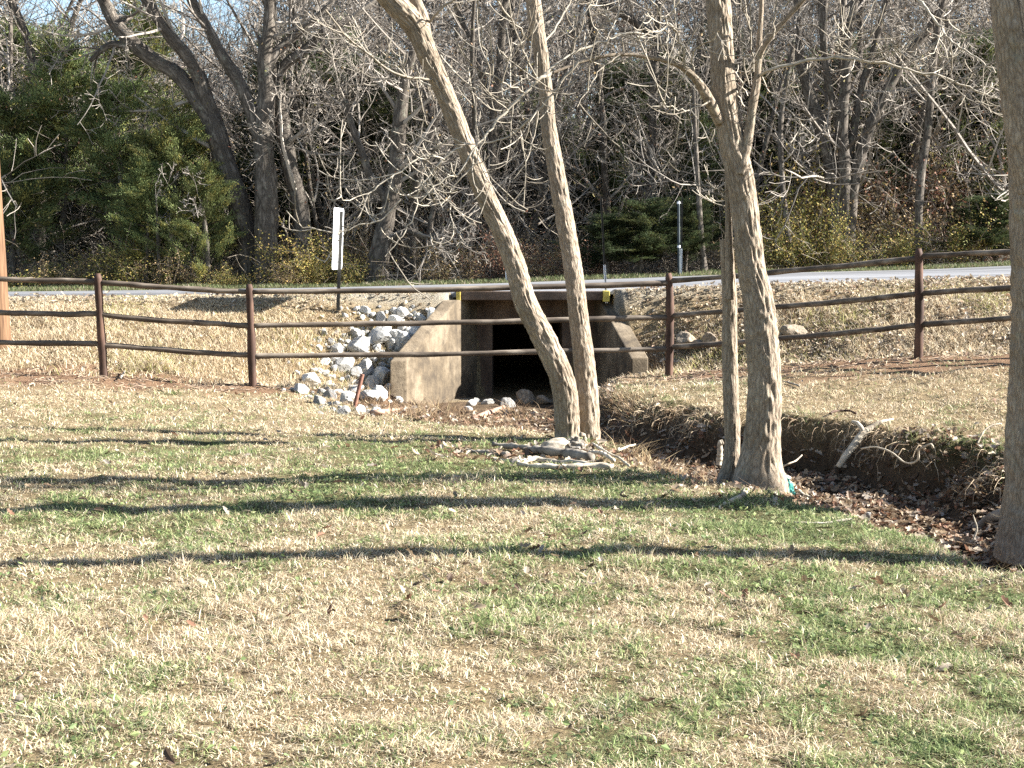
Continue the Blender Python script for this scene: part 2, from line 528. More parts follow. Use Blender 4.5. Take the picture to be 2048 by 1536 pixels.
def terrain(x, y):
    x, y = np.asarray(x, float), np.asarray(y, float)
    z = base_z(x, y)
    m, bed, _ = creek_mask(x, y)
    m = np.where(y > 20.8, 0, m)
    rough = 0.05 * noise(x * 3, y * 3, 1.5) + 0.05 * noise(x * 8, y * 8, 2.5)
    zc = np.minimum(z, z * (1 - m) + bed * m + rough * m)
    mouth = smooth((y - 13.6) / 0.8) * smooth((19.6 - y) / 1.0) * smooth((1.2 - x) / 0.5) * m * (1 - m) * 4
    zc = zc + mouth * (0.16 * noise(x * 2.1, y * 1.6, 41.0) + 0.10 * noise(x * 5, y * 4, 42.0))
    # between the wing walls and through the barrel
    xl = np.where(y < 22, wing_left(y), BAR_L - 0.05)
    xr = np.where(y < 22, wing_right(y), BAR_R + 0.05)
    inside = smooth((x - (xl - 0.17)) / 0.12) * smooth(((xr + 0.17) - x) / 0.12)
    inside = inside * smooth((y - 19.2) / 0.7) * (y < 28.2)
    return zc * (1 - inside) + np.minimum(zc, -0.40 + rough * 0.6) * inside

def tz(x, y): return float(terrain(np.array([x]), np.array([y]))[0])

def hit(u, v, near=4.0, far=60.0):
    """where the sight line of a photograph pixel meets the ground"""
    Y = np.linspace(near, far, 3500)
    p0, p1 = at(u, v, 1.0), at(u, v, 2.0)
    d = p1 - p0
    P = p0[None] + d[None] * (Y - 1.0)[:, None]
    below = P[:, 2] < terrain(P[:, 0], P[:, 1])
    i = int(np.argmax(below)) if below.any() else len(Y) - 1
    q = P[i].copy()
    q[2] = tz(q[0], q[1])
    return q

def green_share(x, y):
    n = fbm(x * 0.55, y * 0.55, 11.0, 3) * 1.5 + 0.75 * noise(x * 2.3, y * 2.3, 12.0) + 0.6 * noise(x * 6, y * 6, 13.0) + 0.5 * noise(x * 14, y * 14, 14.0)
    b = 0.55 * np.exp(-((y - 10.3 + 0.2 * x) / 1.9) ** 2) * smooth((x + 4.5) / 2)
    b = b + 0.30 * smooth((x - 0.0) / 1.4) * smooth((9.5 - y) / 1)
    b = b - 0.95 * smooth((-x + 0.3) / 1.2) * np.exp(-((y - 7.3) / 1.7) ** 2) - 0.75 * smooth((y - 12.3) / 1.5)
    b = b - 0.06 - 0.05 * smooth((6 - y) / 1) + 0.15 * smooth((x - 0.5) / 1.5) * smooth((8 - y) / 1)
    return 1 / (1 + np.exp(-3.3 * (n + b)))

def dirt_share(x, y):
    d = y - fence_y(x)
    w = np.interp(x, [-7, -5, -3, -2, 1.0, 2, 5, 8], [1.2, 1.2, 1.1, 0.6, 0.4, 1.0, 1.2, 1.1])
    twin = 0.85 * np.exp(-((x - 0.3) / 0.95) ** 2 - ((y - 12.0) / 0.5) ** 2)
    return np.clip(twin + w * np.exp(-(d / (np.where(d < 0, np.interp(x, [-6, -3, -1, 1.5, 3, 6], [1.4, 1.0, 0.5, 0.7, 1.7, 1.6]), 0.4) + 0.3 * noise(x * 1.1, y * 1.1, 21.0))) ** 4)
                   * (1.0 + 0.55 * noise(x * 2.5, y * 2.5, 22.0)), 0, 1)

# ------------------------------------------------------------------ ground sheet
def axis(lo, hi, step, far_lo, far_hi):
    a = list(np.arange(lo, hi + 1e-6, step))
    s, v = step, a[-1]
    while v < far_hi:
        s *= 1.22
        v += s
        a.append(v)
    s, v = step, a[0]
    pre = []
    while v > far_lo:
        s *= 1.22
        v -= s
        pre.append(v)
    return np.array(pre[::-1] + a)
gx = axis(-10.5, 10.5, 0.07, -900, 900)
gy = axis(3.2, 29.5, 0.07, -200, 1400)
GX, GY = np.meshgrid(gx, gy)
gz = terrain(GX.ravel(), GY.ravel())
nx_, ny_ = len(gx), len(gy)
ii = (np.arange(ny_ - 1)[:, None] * nx_ + np.arange(nx_ - 1)[None]).ravel()
gF = np.stack((ii, ii + 1, ii + nx_ + 1, ii + nx_), 1)
x_, y_ = GX.ravel(), GY.ravel()
gr = green_share(x_, y_)[:, None]
gc = np.array((0.23, 0.178, 0.108)) * (1 - gr) + np.array((0.10, 0.098, 0.045)) * gr
dirt = dirt_share(x_, y_)[:, None]
emb_ = smooth((y_ - fence_y(x_) - 0.3) / 0.5)[:, None]
gc = gc * (1 - emb_) + np.array((0.22, 0.168, 0.098)) * emb_
em_r = (smooth((x_ - 1.3) / 0.6) * smooth((y_ - fence_y(x_) - 0.2) / 0.3) * smooth((21.0 - y_) / 0.6))[:, None]
gc = gc * (1 - em_r) + np.array((0.17, 0.125, 0.085)) * em_r
cm, _, _ = creek_mask(x_, y_)
cmk = (smooth(cm * 2.2) * (y_ < 21))[:, None]
gc = gc * (1 - cmk) + np.array((0.095, 0.068, 0.045)) * cmk
gc = gc * (1 - dirt * 0.9) + np.array((0.18, 0.11, 0.07)) * dirt * 0.9
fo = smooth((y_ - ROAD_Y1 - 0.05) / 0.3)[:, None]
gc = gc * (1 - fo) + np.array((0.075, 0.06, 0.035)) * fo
sh = (np.exp(-((y_ - (ROAD_Y0 - 0.25)) / 0.22) ** 2))[:, None]
gc = gc * (1 - sh) + np.array((0.27, 0.25, 0.21)) * sh
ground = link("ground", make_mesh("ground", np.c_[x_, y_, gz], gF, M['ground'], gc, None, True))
tag(ground, kind="structure")

# road: a sheet over the earth, wider than the picture
rx = np.r_[np.linspace(-120, -13, 40)[:-1], np.linspace(-12.5, 12.5, 120), np.linspace(13, 120, 40)[1:]]
rows = np.linspace(0, 1, 9)
rv = []
for t in rows:
    y = ROAD_Y0 + (ROAD_Y1 - ROAD_Y0) * t
    zn, zq = np.interp(rx, NX, NZ), np.interp(rx, QX, QZ)
    edge = (0.05 * noise(rx * 1.4, 0 * rx + t * 50, 31.0)) * (t in (0.0, 1.0))
    rv.append(np.c_[rx, y + edge, zn + (zq - zn) * t + 0.02 * math.sin(math.pi * t)])
rv.append(np.c_[rx, np.full_like(rx, ROAD_Y1 + 0.02), np.interp(rx, QX, QZ) - 0.12])
rv.insert(0, np.c_[rx, np.full_like(rx, ROAD_Y0 - 0.03), np.interp(rx, NX, NZ) - 0.10])
rv = np.array(rv)
nr, nc = rv.shape[:2]
ri = (np.arange(nr - 1)[:, None] * nc + np.arange(nc - 1)[None]).ravel()
road = link("road", make_mesh("road", rv.reshape(-1, 3), np.stack((ri, ri + 1, ri + nc + 1, ri + nc), 1), M['road'], None, None, True))
tag(road, kind="structure")

# ------------------------------------------------------------------ box culvert
def prism(poly, d):
    """extrude a polygon (list of 3-D points) along vector d"""
    P = np.asarray(poly, float)
    n = len(P)
    V = np.r_[P, P + np.asarray(d, float)]
    bag = [np.array([list(range(n))[::-1]]), np.array([list(range(n, 2 * n))]),
           np.array([(i, (i + 1) % n, n + (i + 1) % n, n + i) for i in range(n)])]
    return V, bag

cul = thing("culvert", "concrete box culvert with sloping wing walls under the road", "culvert", (0.35, 22.0, -0.45))
off = np.array(cul.location)
def cpart(name, V, Fs, mat, bev=0.0):
    me = make_mesh(name, np.asarray(V) - off, Fs if isinstance(Fs, list) else [Fs], mat)
    if bev: bevel_mesh(me, bev)
    return link(name, me, cul)
# wing walls
lw = [(0.0, 1.03), (0.30, 1.03), (1.0, 0.27), (1.0, -0.75), (0.0, -0.75)]
poly = [(-0.51 - 0.89 * s, 22.0 - 2.2 * s, z) for s, z in lw]
cpart("wing_wall", *prism(poly, (-0.21, -0.085, 0)), M['concrete'], 0.018)
poly = [(1.20 + 0.40 * s, 22.0 - 2.0 * s, z) for s, z in ((0.0, 1.04), (0.14, 1.04), (1.0, 0.29), (1.0, -0.75), (0.0, -0.75))]
cpart("wing_wall", *prism(poly, (0.235, 0.045, 0)), M['concrete'], 0.018)
# headwall: left cheek, right cheek, lintel
hb = Bag()
zt = 1.022
hb.add(*box((-0.75, 22.0, -0.75), (BAR_L, 22.25, zt)))
hb.add(*box((BAR_R, 22.0, -0.75), (1.45, 22.25, zt)))
hb.add(*box((BAR_L, 22.001, 0.70), (BAR_R, 22.25, zt - 0.001)))
link("headwall", bevel_mesh(hb.mesh("headwall", M['concrete_dark'], off), 0.006, 1), cul)
# barrel: walls, roof, and an added end wall that keeps it black inside
bb = Bag()
bb.add(*box((BAR_L - 0.2, 22.252, -0.7), (BAR_L, 28.4, 0.9)))
bb.add(*box((BAR_R, 22.252, -0.7), (BAR_R + 0.2, 28.4, 0.9)))
bb.add(*box((BAR_L + .001, 22.253, 0.70), (BAR_R - .001, 28.399, 0.899)))
bb.add(*box((BAR_L + .001, 28.2, -0.7), (BAR_R - .001, 28.39, 0.699)))
link("barrel", bb.mesh("barrel", M['concrete_dark'], off), cul)
# deck slab with yellow ends
dz0, dz1 = 1.026, 1.155
cpart("deck_slab", *box((-0.735, 21.45, dz0), (1.30, 21.58, dz1)), M['concrete_dark'], 0.012)
cpart("deck_soffit", *box((-0.74, 21.582, 1.024), (1.36, 22.24, 1.07)), M['concrete_dark'])
for xa, xb in ((-0.80, -0.737), (1.302, 1.40)):
    cpart("end_marker", *box((xa, 21.44, dz0 - 0.02), (xb, 21.62, dz1 + 0.006)), M['yellow'], 0.01)

# ------------------------------------------------------------------ rail fence
POSTS = [(-135, 545, 18.35), (195, 547, 18.26), (500, 568, 18.3), (1340, 546, 18.8), (1840, 497, 17.26), (2330, 432, 15.9)]
RAILS = [((-135, 552), (195, 563)), ((-135, 620), (195, 628)), ((-135, 680), (195, 687)),
         ((195, 564), (500, 584)), ((195, 629), (500, 651)), ((195, 689), (500, 711)),
         ((500, 585), (1340, 566)), ((500, 651), (1340, 634)), ((500, 713), (1340, 698)),
         ((1340, 563), (1840, 515)), ((1340, 631), (1840, 588)), ((1340, 695), (1840, 650)),
         ((1840, 513), (2330, 482)), ((1840, 586), (2330, 552)), ((1840, 649), (2330, 612))]
PX = {p[0]: p for p in POSTS}
rng = np.random.default_rng(5)
b0 = at(1340, 748, 18.8)
fen = thing("rail_fence", "dark brown three rail fence of round poles along the bank", "fence", tuple(b0))
for u, v, Y in POSTS:
    top = at(u + rng.uniform(-1, 1), v, Y)
    gz_ = tz(top[0], Y)
    K = 26
    t = np.linspace(0, 1, K)
    bot = np.array((top[0] + 0.028 * (Y < 18.5), Y, gz_ - 0.3))
    if u == 195: bot[0] += 0.03
    P = top[None] * t[:, None] + bot[None] * (1 - t)[:, None]
    P[:, 0] += 0.012 * noise(t * 5, u * 0.1 + 0 * t)
    R = 0.050 * (1 + 0.13 * noise(t * 7, u * 0.3 + 0 * t, 2.0)) * (1.05 - 0.12 * t)
    R[-1], R[-2] = 0.03, 0.047
    V, Fc = tubes(P[None], R[None], 14, True)
    V += 0.003 * noise(V[:, 0] * 40, V[:, 1] * 40, V[:, 2] * 12)[:, None]
    link("post", make_mesh("post", V - b0, Fc, M['fence'], smooth_shade=True), fen)
for (ua, va), (ub, vb) in RAILS:
    A, B = at(ua, va, PX[ua][2]), at(ub, vb, PX[ub][2])
    n = max(24, int(np.linalg.norm(B - A) / 0.10))
    t = np.linspace(0, 1, n)
    P = A[None] * (1 - t)[:, None] + B[None] * t[:, None]
    sd = rng.uniform(0, 99)
    P[:, 2] += 0.007 * noise(t * 5, sd + 0 * t) + 0.004 * noise(t * 14, sd + 0 * t)
    P[:, 2] -= 0.012 * np.sin(np.pi * t)
    R = 0.0325 * (1 + 0.12 * noise(t * 6, sd + 5 + 0 * t) + 0.06 * noise(t * 25, sd + 0 * t)) * (1.0 + 0.12 * (0.5 - t) * rng.choice((-1, 1)))
    V, Fc = tubes(P[None], R[None], 12, True)
    V += 0.0025 * noise(V[:, 0] * 14, V[:, 1] * 40, V[:, 2] * 40)[:, None]
    link("rail", make_mesh("rail", V - b0, Fc, M['rail'], smooth_shade=True), fen)

# ------------------------------------------------------------------ utility pole at the left edge
pb = at(0, 722, 19.35)
pb[2] = tz(pb[0], pb[1])
pol = thing("utility_pole", "bare orange tan wooden utility pole behind the rail fence", "utility pole", tuple(pb))
t = np.linspace(0, 1, 60)
P = np.array([(0, 0, -0.4)]) * (1 - t)[:, None] + np.array([(-0.33, 0.1, 9.0)]) * t[:, None]
V, Fc = tubes(P[None], (0.162 - 0.045 * t)[None], 28, True)
V[:, :2] *= (1 + 0.02 * noise(V[:, 0] * 40, V[:, 1] * 40, V[:, 2] * 0.8))[:, None]
link("shaft", make_mesh("shaft", V, Fc, M['pole'], smooth_shade=True), pol)

# ------------------------------------------------------------------ signs and marker posts
sb = hit(671, 626)
H = (626 - 419) * sb[1] / F
sg = thing("road_sign", "narrow white road sign seen nearly edge on, on a thin dark post", "road sign", tuple(sb))
nrm = np.array((0.993, -0.117, 0.0))
wid = np.array((0.117, 0.993, 0.0))
lean = np.array((0.045, 0.0, 1.0))
lean /= np.linalg.norm(lean)
pw, ph, rr = 0.60, (541 - 419) * sb[1] / F, 0.05
out = []
for cx, cz, a0 in ((pw / 2 - rr, rr, -90), (pw / 2 - rr, ph - rr, 0), (-pw / 2 + rr, ph - rr, 90), (-pw / 2 + rr, rr, 180)):
    for a in range(0, 91, 15):
        r = math.radians(a0 + a)
        out.append(wid * (cx + rr * math.cos(r)) + lean * (cz + rr * math.sin(r) + H - ph))
V, Fs = prism(out, nrm * -0.004)
link("panel", make_mesh("panel", V, Fs, M['white']), sg)
q = Bag()
c0 = nrm * 0.034
for k, (a, b, d0, d1) in enumerate(((-0.022, -0.018, -0.02, 0.02), (0.018, 0.022, -0.02, 0.02), (-0.018, 0.018, -0.02, -0.016))):
    base = [c0 + wid * a + nrm * d0, c0 + wid * b + nrm * d0, c0 + wid * b + nrm * d1, c0 + wid * a + nrm * d1]
    q.add(*prism([p + lean * -0.3 for p in base], lean * (H + 0.3 - 0.045)))
link("post", q.mesh("post", M['steel_dark']), sg)
def marker_post(label, top, base, Y, wpost, white_from, kind, gnd=None):
    T, B = at(*top, Y), at(*base, Y)
    B[2] = min(B[2], tz(B[0], Y)) if gnd is None else gnd
    r = thing("marker_post", label, "marker post", tuple(B))
    d = T - B
    k = white_from
    if kind == 'thin':
        for nm, mt, a, b, w in (("post", M['steel_dark'], k + 0.002, 1.0, wpost), ("sleeve", M['white'], -0.1, k, wpost * 1.25)):
            q = Bag()
            o0, o1 = d * a, d * b
            for dx0, dx1, dy0, dy1 in ((-w / 2, -w / 4, -w, w), (w / 4, w / 2, -w, w), (-w / 4, w / 4, w * 0.7, w)):
                q.add(*prism([o0 + (dx0, dy0, 0), o0 + (dx1, dy0, 0), o0 + (dx1, dy1, 0), o0 + (dx0, dy1, 0)], o1 - o0))
            link(nm, q.mesh(nm, mt), r)
    else:
        V, Fc = tube1([d * -0.1, d * 0.985, d], [wpost / 2, wpost / 2, wpost * 0.42], 14, 12)
        link("post", make_mesh("post", V, Fc, M['steel'], smooth_shade=True), r)
        for a in (0.37, 0.955):
            V, Fc = tube1([d * a, d * (a + 0.03)], [wpost * 0.6, wpost * 0.6], 14, 3)
            link("band", make_mesh("band", V, Fc, M['white']), r)
    return r
marker_post("thin dark marker post with white foot beside the yellow culvert end", (1202, 396), (1212, 580), 21.50, 0.024, 0.30, 'thin', 1.12)
marker_post("round grey steel post with two pale bands across the road", (1357, 401), (1358, 543), 28.7, 0.05, 0, 'round')
marker_post("thin post with white foot close beside the round grey steel post", (1364.5, 394), (1362, 543), 28.62, 0.022, 0.34, 'thin')
marker_post("pale marker post across the road half hidden behind the leaning trunk", (1006, 408), (1015, 558), 28.7, 0.05, 0.22, 'thin')

# ------------------------------------------------------------------ trees: shared growing code
def rot_about(v, axis_, a):
    axis_ = axis_ / max(np.linalg.norm(axis_), 1e-9)
    return v * math.cos(a) + np.cross(axis_, v) * math.sin(a) + axis_ * (axis_ @ v) * (1 - math.cos(a))

def grow(rng, out, p, d, L, r, lvl, cfg):
    """one branch and its children; out[K] collects (points, radii, level)"""
    K = cfg['K'][lvl]
    seg = L / (K - 1)
    P = np.empty((K, 3))
    P[0] = p
    d = d / np.linalg.norm(d)
    wig, up = cfg['wig'][lvl], cfg['up'][lvl]
    J = rng.normal(0, wig, (K, 3))
    for k in range(1, K):
        d = d + J[k]
        d[2] += up * (k / K)
        d /= math.sqrt(d @ d)
        P[k] = P[k - 1] + d * seg
    R = r * (1 - cfg['taper'][lvl] * np.linspace(0, 1, K))
    R = np.maximum(R, cfg['rmin'])
    out.setdefault(K, []).append((P, R, lvl))
    if lvl + 1 >= len(cfg['K']):
        return
    n = cfg['n'][lvl]
    n = int(rng.integers(max(1, int(n * 0.7)), int(n * 1.3) + 1))
    for j in range(n):
        t = rng.uniform(cfg['t0'][lvl], 1.0)
        k = min(int(t * (K - 1)), K - 2)
        f = t * (K - 1) - k
        q = P[k] * (1 - f) + P[k + 1] * f
        dd = P[k + 1] - P[k]
        dd /= np.linalg.norm(dd)
        ax = np.cross(dd, rng.normal(size=3))
        a = math.radians(rng.uniform(*cfg['ang'][lvl]))
        nd = rot_about(dd, ax, a)
        rad = r * (1 - cfg['taper'][lvl] * t)
        grow(rng, out, q, nd, L * rng.uniform(*cfg['len'][lvl]) * (1.15 - 0.55 * t), max(rad * rng.uniform(0.35, 0.6), cfg['rmin']), lvl + 1, cfg)

def bag_tubes(bag, out, sides, colour, rng):
    for K, items in out.items():
        P = np.array([i[0] for i in items])
        R = np.array([i[1] for i in items])
        S = sides.get(K, 3)
        V, Fs = tubes(P, R, S)
        c = np.repeat(np.array([colour(rng, i[2]) for i in items]), K * S, axis=0)
        bag.add(V, Fs, c)

def twig_col(lo, hi):
    lo, hi = np.array(lo), np.array(hi)
    return lambda rng, lvl: lo + (hi - lo) * rng.uniform()

def bark_trunk(pts, name, parent, off_, mat, S=72, step=0.014, ridge=0.009, fr=46, fv=8, lump=0.018, seed=0.0, cap=True):
    """thick trunk with furrowed bark; pts: (x, y, z, radius)"""
    pts = np.asarray(pts, float)
    L = np.sum(np.linalg.norm(np.diff(pts[:, :3], axis=0), axis=1))
    n = max(8, int(L / step))
    Q = catmull(pts, n)
    P, R = Q[:, :3], np.maximum(Q[:, 3], 0.003)
    s = np.r_[0, np.cumsum(np.linalg.norm(np.diff(P, axis=0), axis=1))]
    V, Fs = tubes(P[None], R[None], S, cap)
    V = V.reshape(n, S, 3)
    nr_ = V - P[:, None]
    nl = np.linalg.norm(nr_, axis=2, keepdims=True)
    nr_ = nr_ / nl
    th = np.arange(S) * 2 * math.pi / S
    rm = float(np.median(R))
    cx, cy_ = np.cos(th)[None] * rm, np.sin(th)[None] * rm
    sv = s[:, None]
    wx = 0.35 * noise(cx * fr * .5, cy_ * fr * .5, sv * fv * 0.7 + seed)
    a = noise(cx * fr + wx, cy_ * fr + seed, sv * fv + wx * 1.5)
    b = noise(cx * fr * 2.1, cy_ * fr * 2.1 + seed, sv * fv * 2.2 + 5)
    rid = (1 - np.abs(a) * 2.6) * 1.15 + 0.4 * b
    low = noise(cx * 4, cy_ * 4 + seed, sv * 1.3)
    V = P[:, None] + nr_ * (nl + (np.minimum(ridge * 0.8, R * 0.07)[:, None] * rid + R[:, None] * lump * low)[..., None])
    uv = np.stack(np.broadcast_arrays((th / (2 * math.pi))[None] * 2 * math.pi * rm, sv), -1).reshape(-1, 2)
    me = make_mesh(name, V.reshape(-1, 3) - off_, Fs, mat, None, uv, True)
    return link(name, me, parent)

def px_path(lst, Yf):
    """(u, v, width_px) list -> (x, y, z, radius); Yf(u, v) gives the distance"""
    o = []
    for i, (u, v, w) in enumerate(lst):
        Y = Yf(i / max(1, len(lst) - 1))
        o.append((*at(u, v, Y), w / 2 * Y / F))
    return np.array(o)

ASH = dict(K=[9, 8, 7], wig=[0.07, 0.085, 0.10], up=[0.10, 0.18, 0.28], taper=[0.6, 0.55, 0.3], rmin=0.0035,
           n=[7, 4], t0=[0.15, 0.2], ang=[(35, 75), (35, 80)], len=[(0.35, 0.6), (0.3, 0.55)])
ash_col = twig_col((0.20, 0.17, 0.13), (0.42, 0.37, 0.295))

def limb(rng, out, pts, r0, r1, n=22, kids=8, klen=(0.25, 0.6), cfg=ASH, lvl=1, t0=0.15, krad=0.45):
    """a traced limb and the twigs along it"""
    P = catmull(pts, n)
    P = P + rng.normal(0, 0.006, P.shape)
    R = np.linspace(r0, r1, n) * 0.95
    out.setdefault(n, []).append((P, R, 0))
    for j in range(kids):
        t = rng.uniform(t0, 1.0)
        k = min(int(t * (n - 1)), n - 2)
        d = P[k + 1] - P[k]
        d /= np.linalg.norm(d)
        nd = rot_about(d, np.cross(d, rng.normal(size=3)), math.radians(rng.uniform(30, 80)))
        grow(rng, out, P[k], nd, rng.uniform(*klen), max(R[k] * krad, 0.0045), lvl, cfg)

# ------------------------------------------------------------------ foreground trees
# 1. the pair of trunks at the creek
rng = np.random.default_rng(11)
tb = np.array((*at(1160, 905, 13.1)[:2], 0.0))
tb[2] = tz(tb[0], tb[1])
tw = thing("twin_trunk_tree", "bare grey tree with two trunks from one base, the left trunk leaning", "tree", tuple(tb))
Lp = [(700, -90, 34), (744, -42, 40), (783, 0, 43), (810, 28, 46), (833, 58, 42), (856, 110, 39), (878, 160, 36), (901, 215, 36), (923, 270, 36), (947, 330, 37), (975, 400, 37),
      (1007, 470, 39), (1033, 540, 41), (1049, 600, 43), (1079, 660, 45), (1109, 720, 46), (1127, 770, 47), (1133, 820, 48), (1135, 880, 50), (1134, 930, 56)]
Rp = [(1040, -150, 26), (1056, -60, 27), (1066, 0, 28), (1075, 60, 27), (1082, 110, 27), (1093, 200, 27), (1098, 260, 29), (1112, 340, 31), (1126, 420, 34), (1140, 500, 35),
      (1149, 560, 36), (1158, 640, 37), (1168, 720, 40), (1174, 800, 45), (1178, 880, 46), (1181, 945, 56)]
bark_trunk(px_path(Lp, lambda t: 12.6 + 0.5 * t), "trunk", tw, tb, M['bark'], 72, 0.012, 0.010, seed=1.0)
bark_trunk(px_path(Rp, lambda t: 13.9 - 0.75 * t), "trunk", tw, tb, M['bark'], 72, 0.012, 0.009, seed=4.0)
bark_trunk(px_path([(800, -140, 18), (815, -50, 22), (831, 0, 24), (845, 40, 26), (851, 78, 26), (866, 120, 22)], lambda t: 12.85 - 0.15 * t), "limb", tw, tb, M['bark'], 40, 0.014, 0.006, seed=7.0)
out = {}
def pth(lst, Y0, Y1): return px_path([(u, v, 4) for u, v in lst], lambda t: Y0 + (Y1 - Y0) * t)[:, :3]
limb(rng, out, pth([(866, 160), (800, 150), (740, 110), (690, 70), (650, 20)], 12.7, 12.0), 0.013, 0.006, 20, 7)
limb(rng, out, pth([(885, 180), (845, 165), (790, 135), (735, 105), (700, 60)], 12.7, 13.6), 0.010, 0.005, 20, 6)
limb(rng, out, pth([(1078, 100), (1040, 60), (1000, 10), (980, -40)], 13.8, 13.4), 0.012, 0.007, 16, 6)
limb(rng, out, pth([(1085, 90), (1120, 40), (1150, -20), (1165, -70)], 13.8, 14.2), 0.012, 0.007, 16, 6)
limb(rng, out, pth([(845, 60), (880, 20), (930, -20), (960, -70)], 12.8, 12.4), 0.012, 0.007, 16, 6)
limb(rng, out, pth([(1090, 180), (1060, 130), (1030, 60), (1015, -10)], 13.7, 13.1), 0.008, 0.005, 16, 4)
bg = Bag()
bag_tubes(bg, out, {9: 5, 16: 6, 20: 6}, ash_col, rng)
link("crown", bg.mesh("crown", M['twig'], tb, True), tw)
# the part of the tree above the picture, which shades the ground
def high_crown(rng, root, off_, starts, nlimb=7, L=(1.8, 3.2), r=0.035):
    out = {}
    cfg = dict(K=[10, 8, 6], wig=[0.10, 0.13, 0.15], up=[0.10, 0.12, 0.2], taper=[0.7, 0.6, 0.4], rmin=0.004,
               n=[8, 5], t0=[0.2, 0.2], ang=[(30, 60), (30, 70)], len=[(0.35, 0.6), (0.35, 0.6)])
    for p, d in starts:
        for j in range(nlimb):
            a = rng.uniform(0, 2 * math.pi)
            dd = np.array(d) * 1.1 + np.array((math.cos(a), math.sin(a), 0)) * rng.uniform(0.5, 1.0)
            grow(rng, out, np.array(p) + np.array(d) * rng.uniform(0, 1.5), dd, rng.uniform(*L), r, 0, cfg)
    b = Bag()
    bag_tubes(b, out, {10: 6}, ash_col, rng)
    link("crown", b.mesh("crown", M['twig'], off_, True), root)
e1, e2 = at(700, -90, 12.6), at(1040, -150, 13.9)
for e, d, r0 in ((e1, (-0.45, 0, 1), 0.075), (e2, (-0.1, 0.05, 1), 0.058)):
    d = np.array(d) / np.linalg.norm(d)
    bark_trunk([(*(e + d * s), r0 * (1 - s / 7)) for s in (-0.05, 1, 2.2, 3.4, 4.6)], "limb", tw, tb, M['bark'], 28, 0.05, 0.006)
    high_crown(rng, tw, tb, [(e + d * 1.6, d), (e + d * 3.0, d)], 5)

# 2. the trunk at the lawn's edge
rng = np.random.default_rng(12)
ab = np.array((*at(1520, 980, 10.75)[:2], 0.0))
ab[2] = tz(ab[0], ab[1])
ta = thing("forked_tree", "bare grey barked tree at the lawn edge with exposed roots and forking limbs", "tree", tuple(ab))
Ap = [(1425, -200, 40), (1432, -80, 44), (1436, 0, 46), (1441, 60, 45), (1445, 130, 45), (1448, 190, 49), (1456, 240, 49), (1468, 300, 50), (1479, 350, 51), (1488, 410, 52), (1495, 470, 52),
      (1503, 540, 53), (1516, 600, 58), (1524, 680, 63), (1529, 760, 64), (1527, 840, 68), (1523, 895, 76), (1520, 935, 92), (1519, 970, 112), (1518, 1010, 132)]
AY = lambda t: 10.75
bark_trunk(px_path(Ap, AY), "trunk", ta, ab, M['bark'], 96, 0.010, 0.009, seed=9.0)
# second stem with its fork
bark_trunk(px_path([(1528, -70, 7), (1524, 0, 8), (1520, 60, 10), (1518, 100, 12), (1515, 150, 14), (1508, 195, 17), (1501, 240, 18), (1494, 285, 20), (1486, 325, 22), (1480, 350, 20)],
                   lambda t: 10.78 - 0.1 * t), "limb", ta, ab, M['bark'], 40, 0.012, 0.004, seed=3.0)
bark_trunk(px_path([(1690, -90, 9), (1640, -35, 10), (1606, 0, 11), (1575, 35, 9), (1545, 70, 9.5), (1526, 98, 10), (1517, 125, 9)],
                   lambda t: 10.5 + 0.25 * t), "limb", ta, ab, M['bark'], 32, 0.012, 0.003, seed=5.0)
# the long limb to the left
bark_trunk(px_path([(1105, 146, 5), (1150, 128, 5.5), (1195, 115, 6), (1240, 109, 6.5), (1290, 113, 7.5), (1340, 124, 9.5), (1372, 140, 12), (1396, 165, 16), (1418, 200, 20), (1440, 245, 20)],
                   lambda t: 10.2 + 0.5 * t), "limb", ta, ab, M['bark'], 36, 0.012, 0.004, seed=6.0)
out = {}
Y = 10.2
limb(rng, out, pth([(1105, 146), (1080, 157), (1041, 195), (1001, 234), (970, 270), (945, 300), (923, 340), (880, 365), (840, 400)], Y, 9.9), 0.013, 0.004, 30, 12)
limb(rng, out, pth([(1158, 125), (1130, 156), (1100, 195), (1080, 219), (1041, 254), (1001, 279), (960, 288), (931, 288), (900, 276), (870, 300)], Y, 10.3), 0.010, 0.004, 30, 10)
limb(rng, out, pth([(931, 286), (900, 309), (869, 336), (841, 375), (830, 422), (806, 469), (771, 512)], 10.25, 10.0), 0.008, 0.0035, 24, 7)
limb(rng, out, pth([(890, 320), (850, 310), (800, 345), (755, 375), (715, 395), (690, 400), (676, 385)], 10.15, 9.8), 0.007, 0.0035, 24, 8)
limb(rng, out, pth([(800, 400), (760, 440), (715, 450), (680, 462), (640, 460), (600, 450), (575, 420)], 9.95, 9.8), 0.006, 0.0035, 24, 5)
limb(rng, out, pth([(970, 270), (950, 330), (905, 375), (900, 420), (905, 470), (880, 488), (858, 470)], 10.0, 9.9), 0.006, 0.003, 24, 5)
limb(rng, out, pth([(1080, 157), (1138, 113), (1197, 86), (1255, 66), (1310, 72)], 10.2, 10.6), 0.010, 0.007, 20, 9)
limb(rng, out, pth([(1050, 190), (1020, 170), (985, 150), (970, 110), (960, 50), (955, 0)], 10.1, 9.6), 0.006, 0.004, 20, 5)
limb(rng, out, pth([(1370, 138), (1365, 100), (1350, 60), (1320, 30), (1290, -20)], 10.5, 10.2), 0.010, 0.006, 20, 9)
limb(rng, out, pth([(1392, 160), (1385, 120), (1395, 95), (1420, 80), (1440, 60)], 10.6, 10.3), 0.008, 0.005, 14, 4)
limb(rng, out, pth([(1420, 205), (1395, 215), (1370, 222), (1335, 213), (1300, 215)], 10.6, 10.2), 0.008, 0.0035, 16, 6)
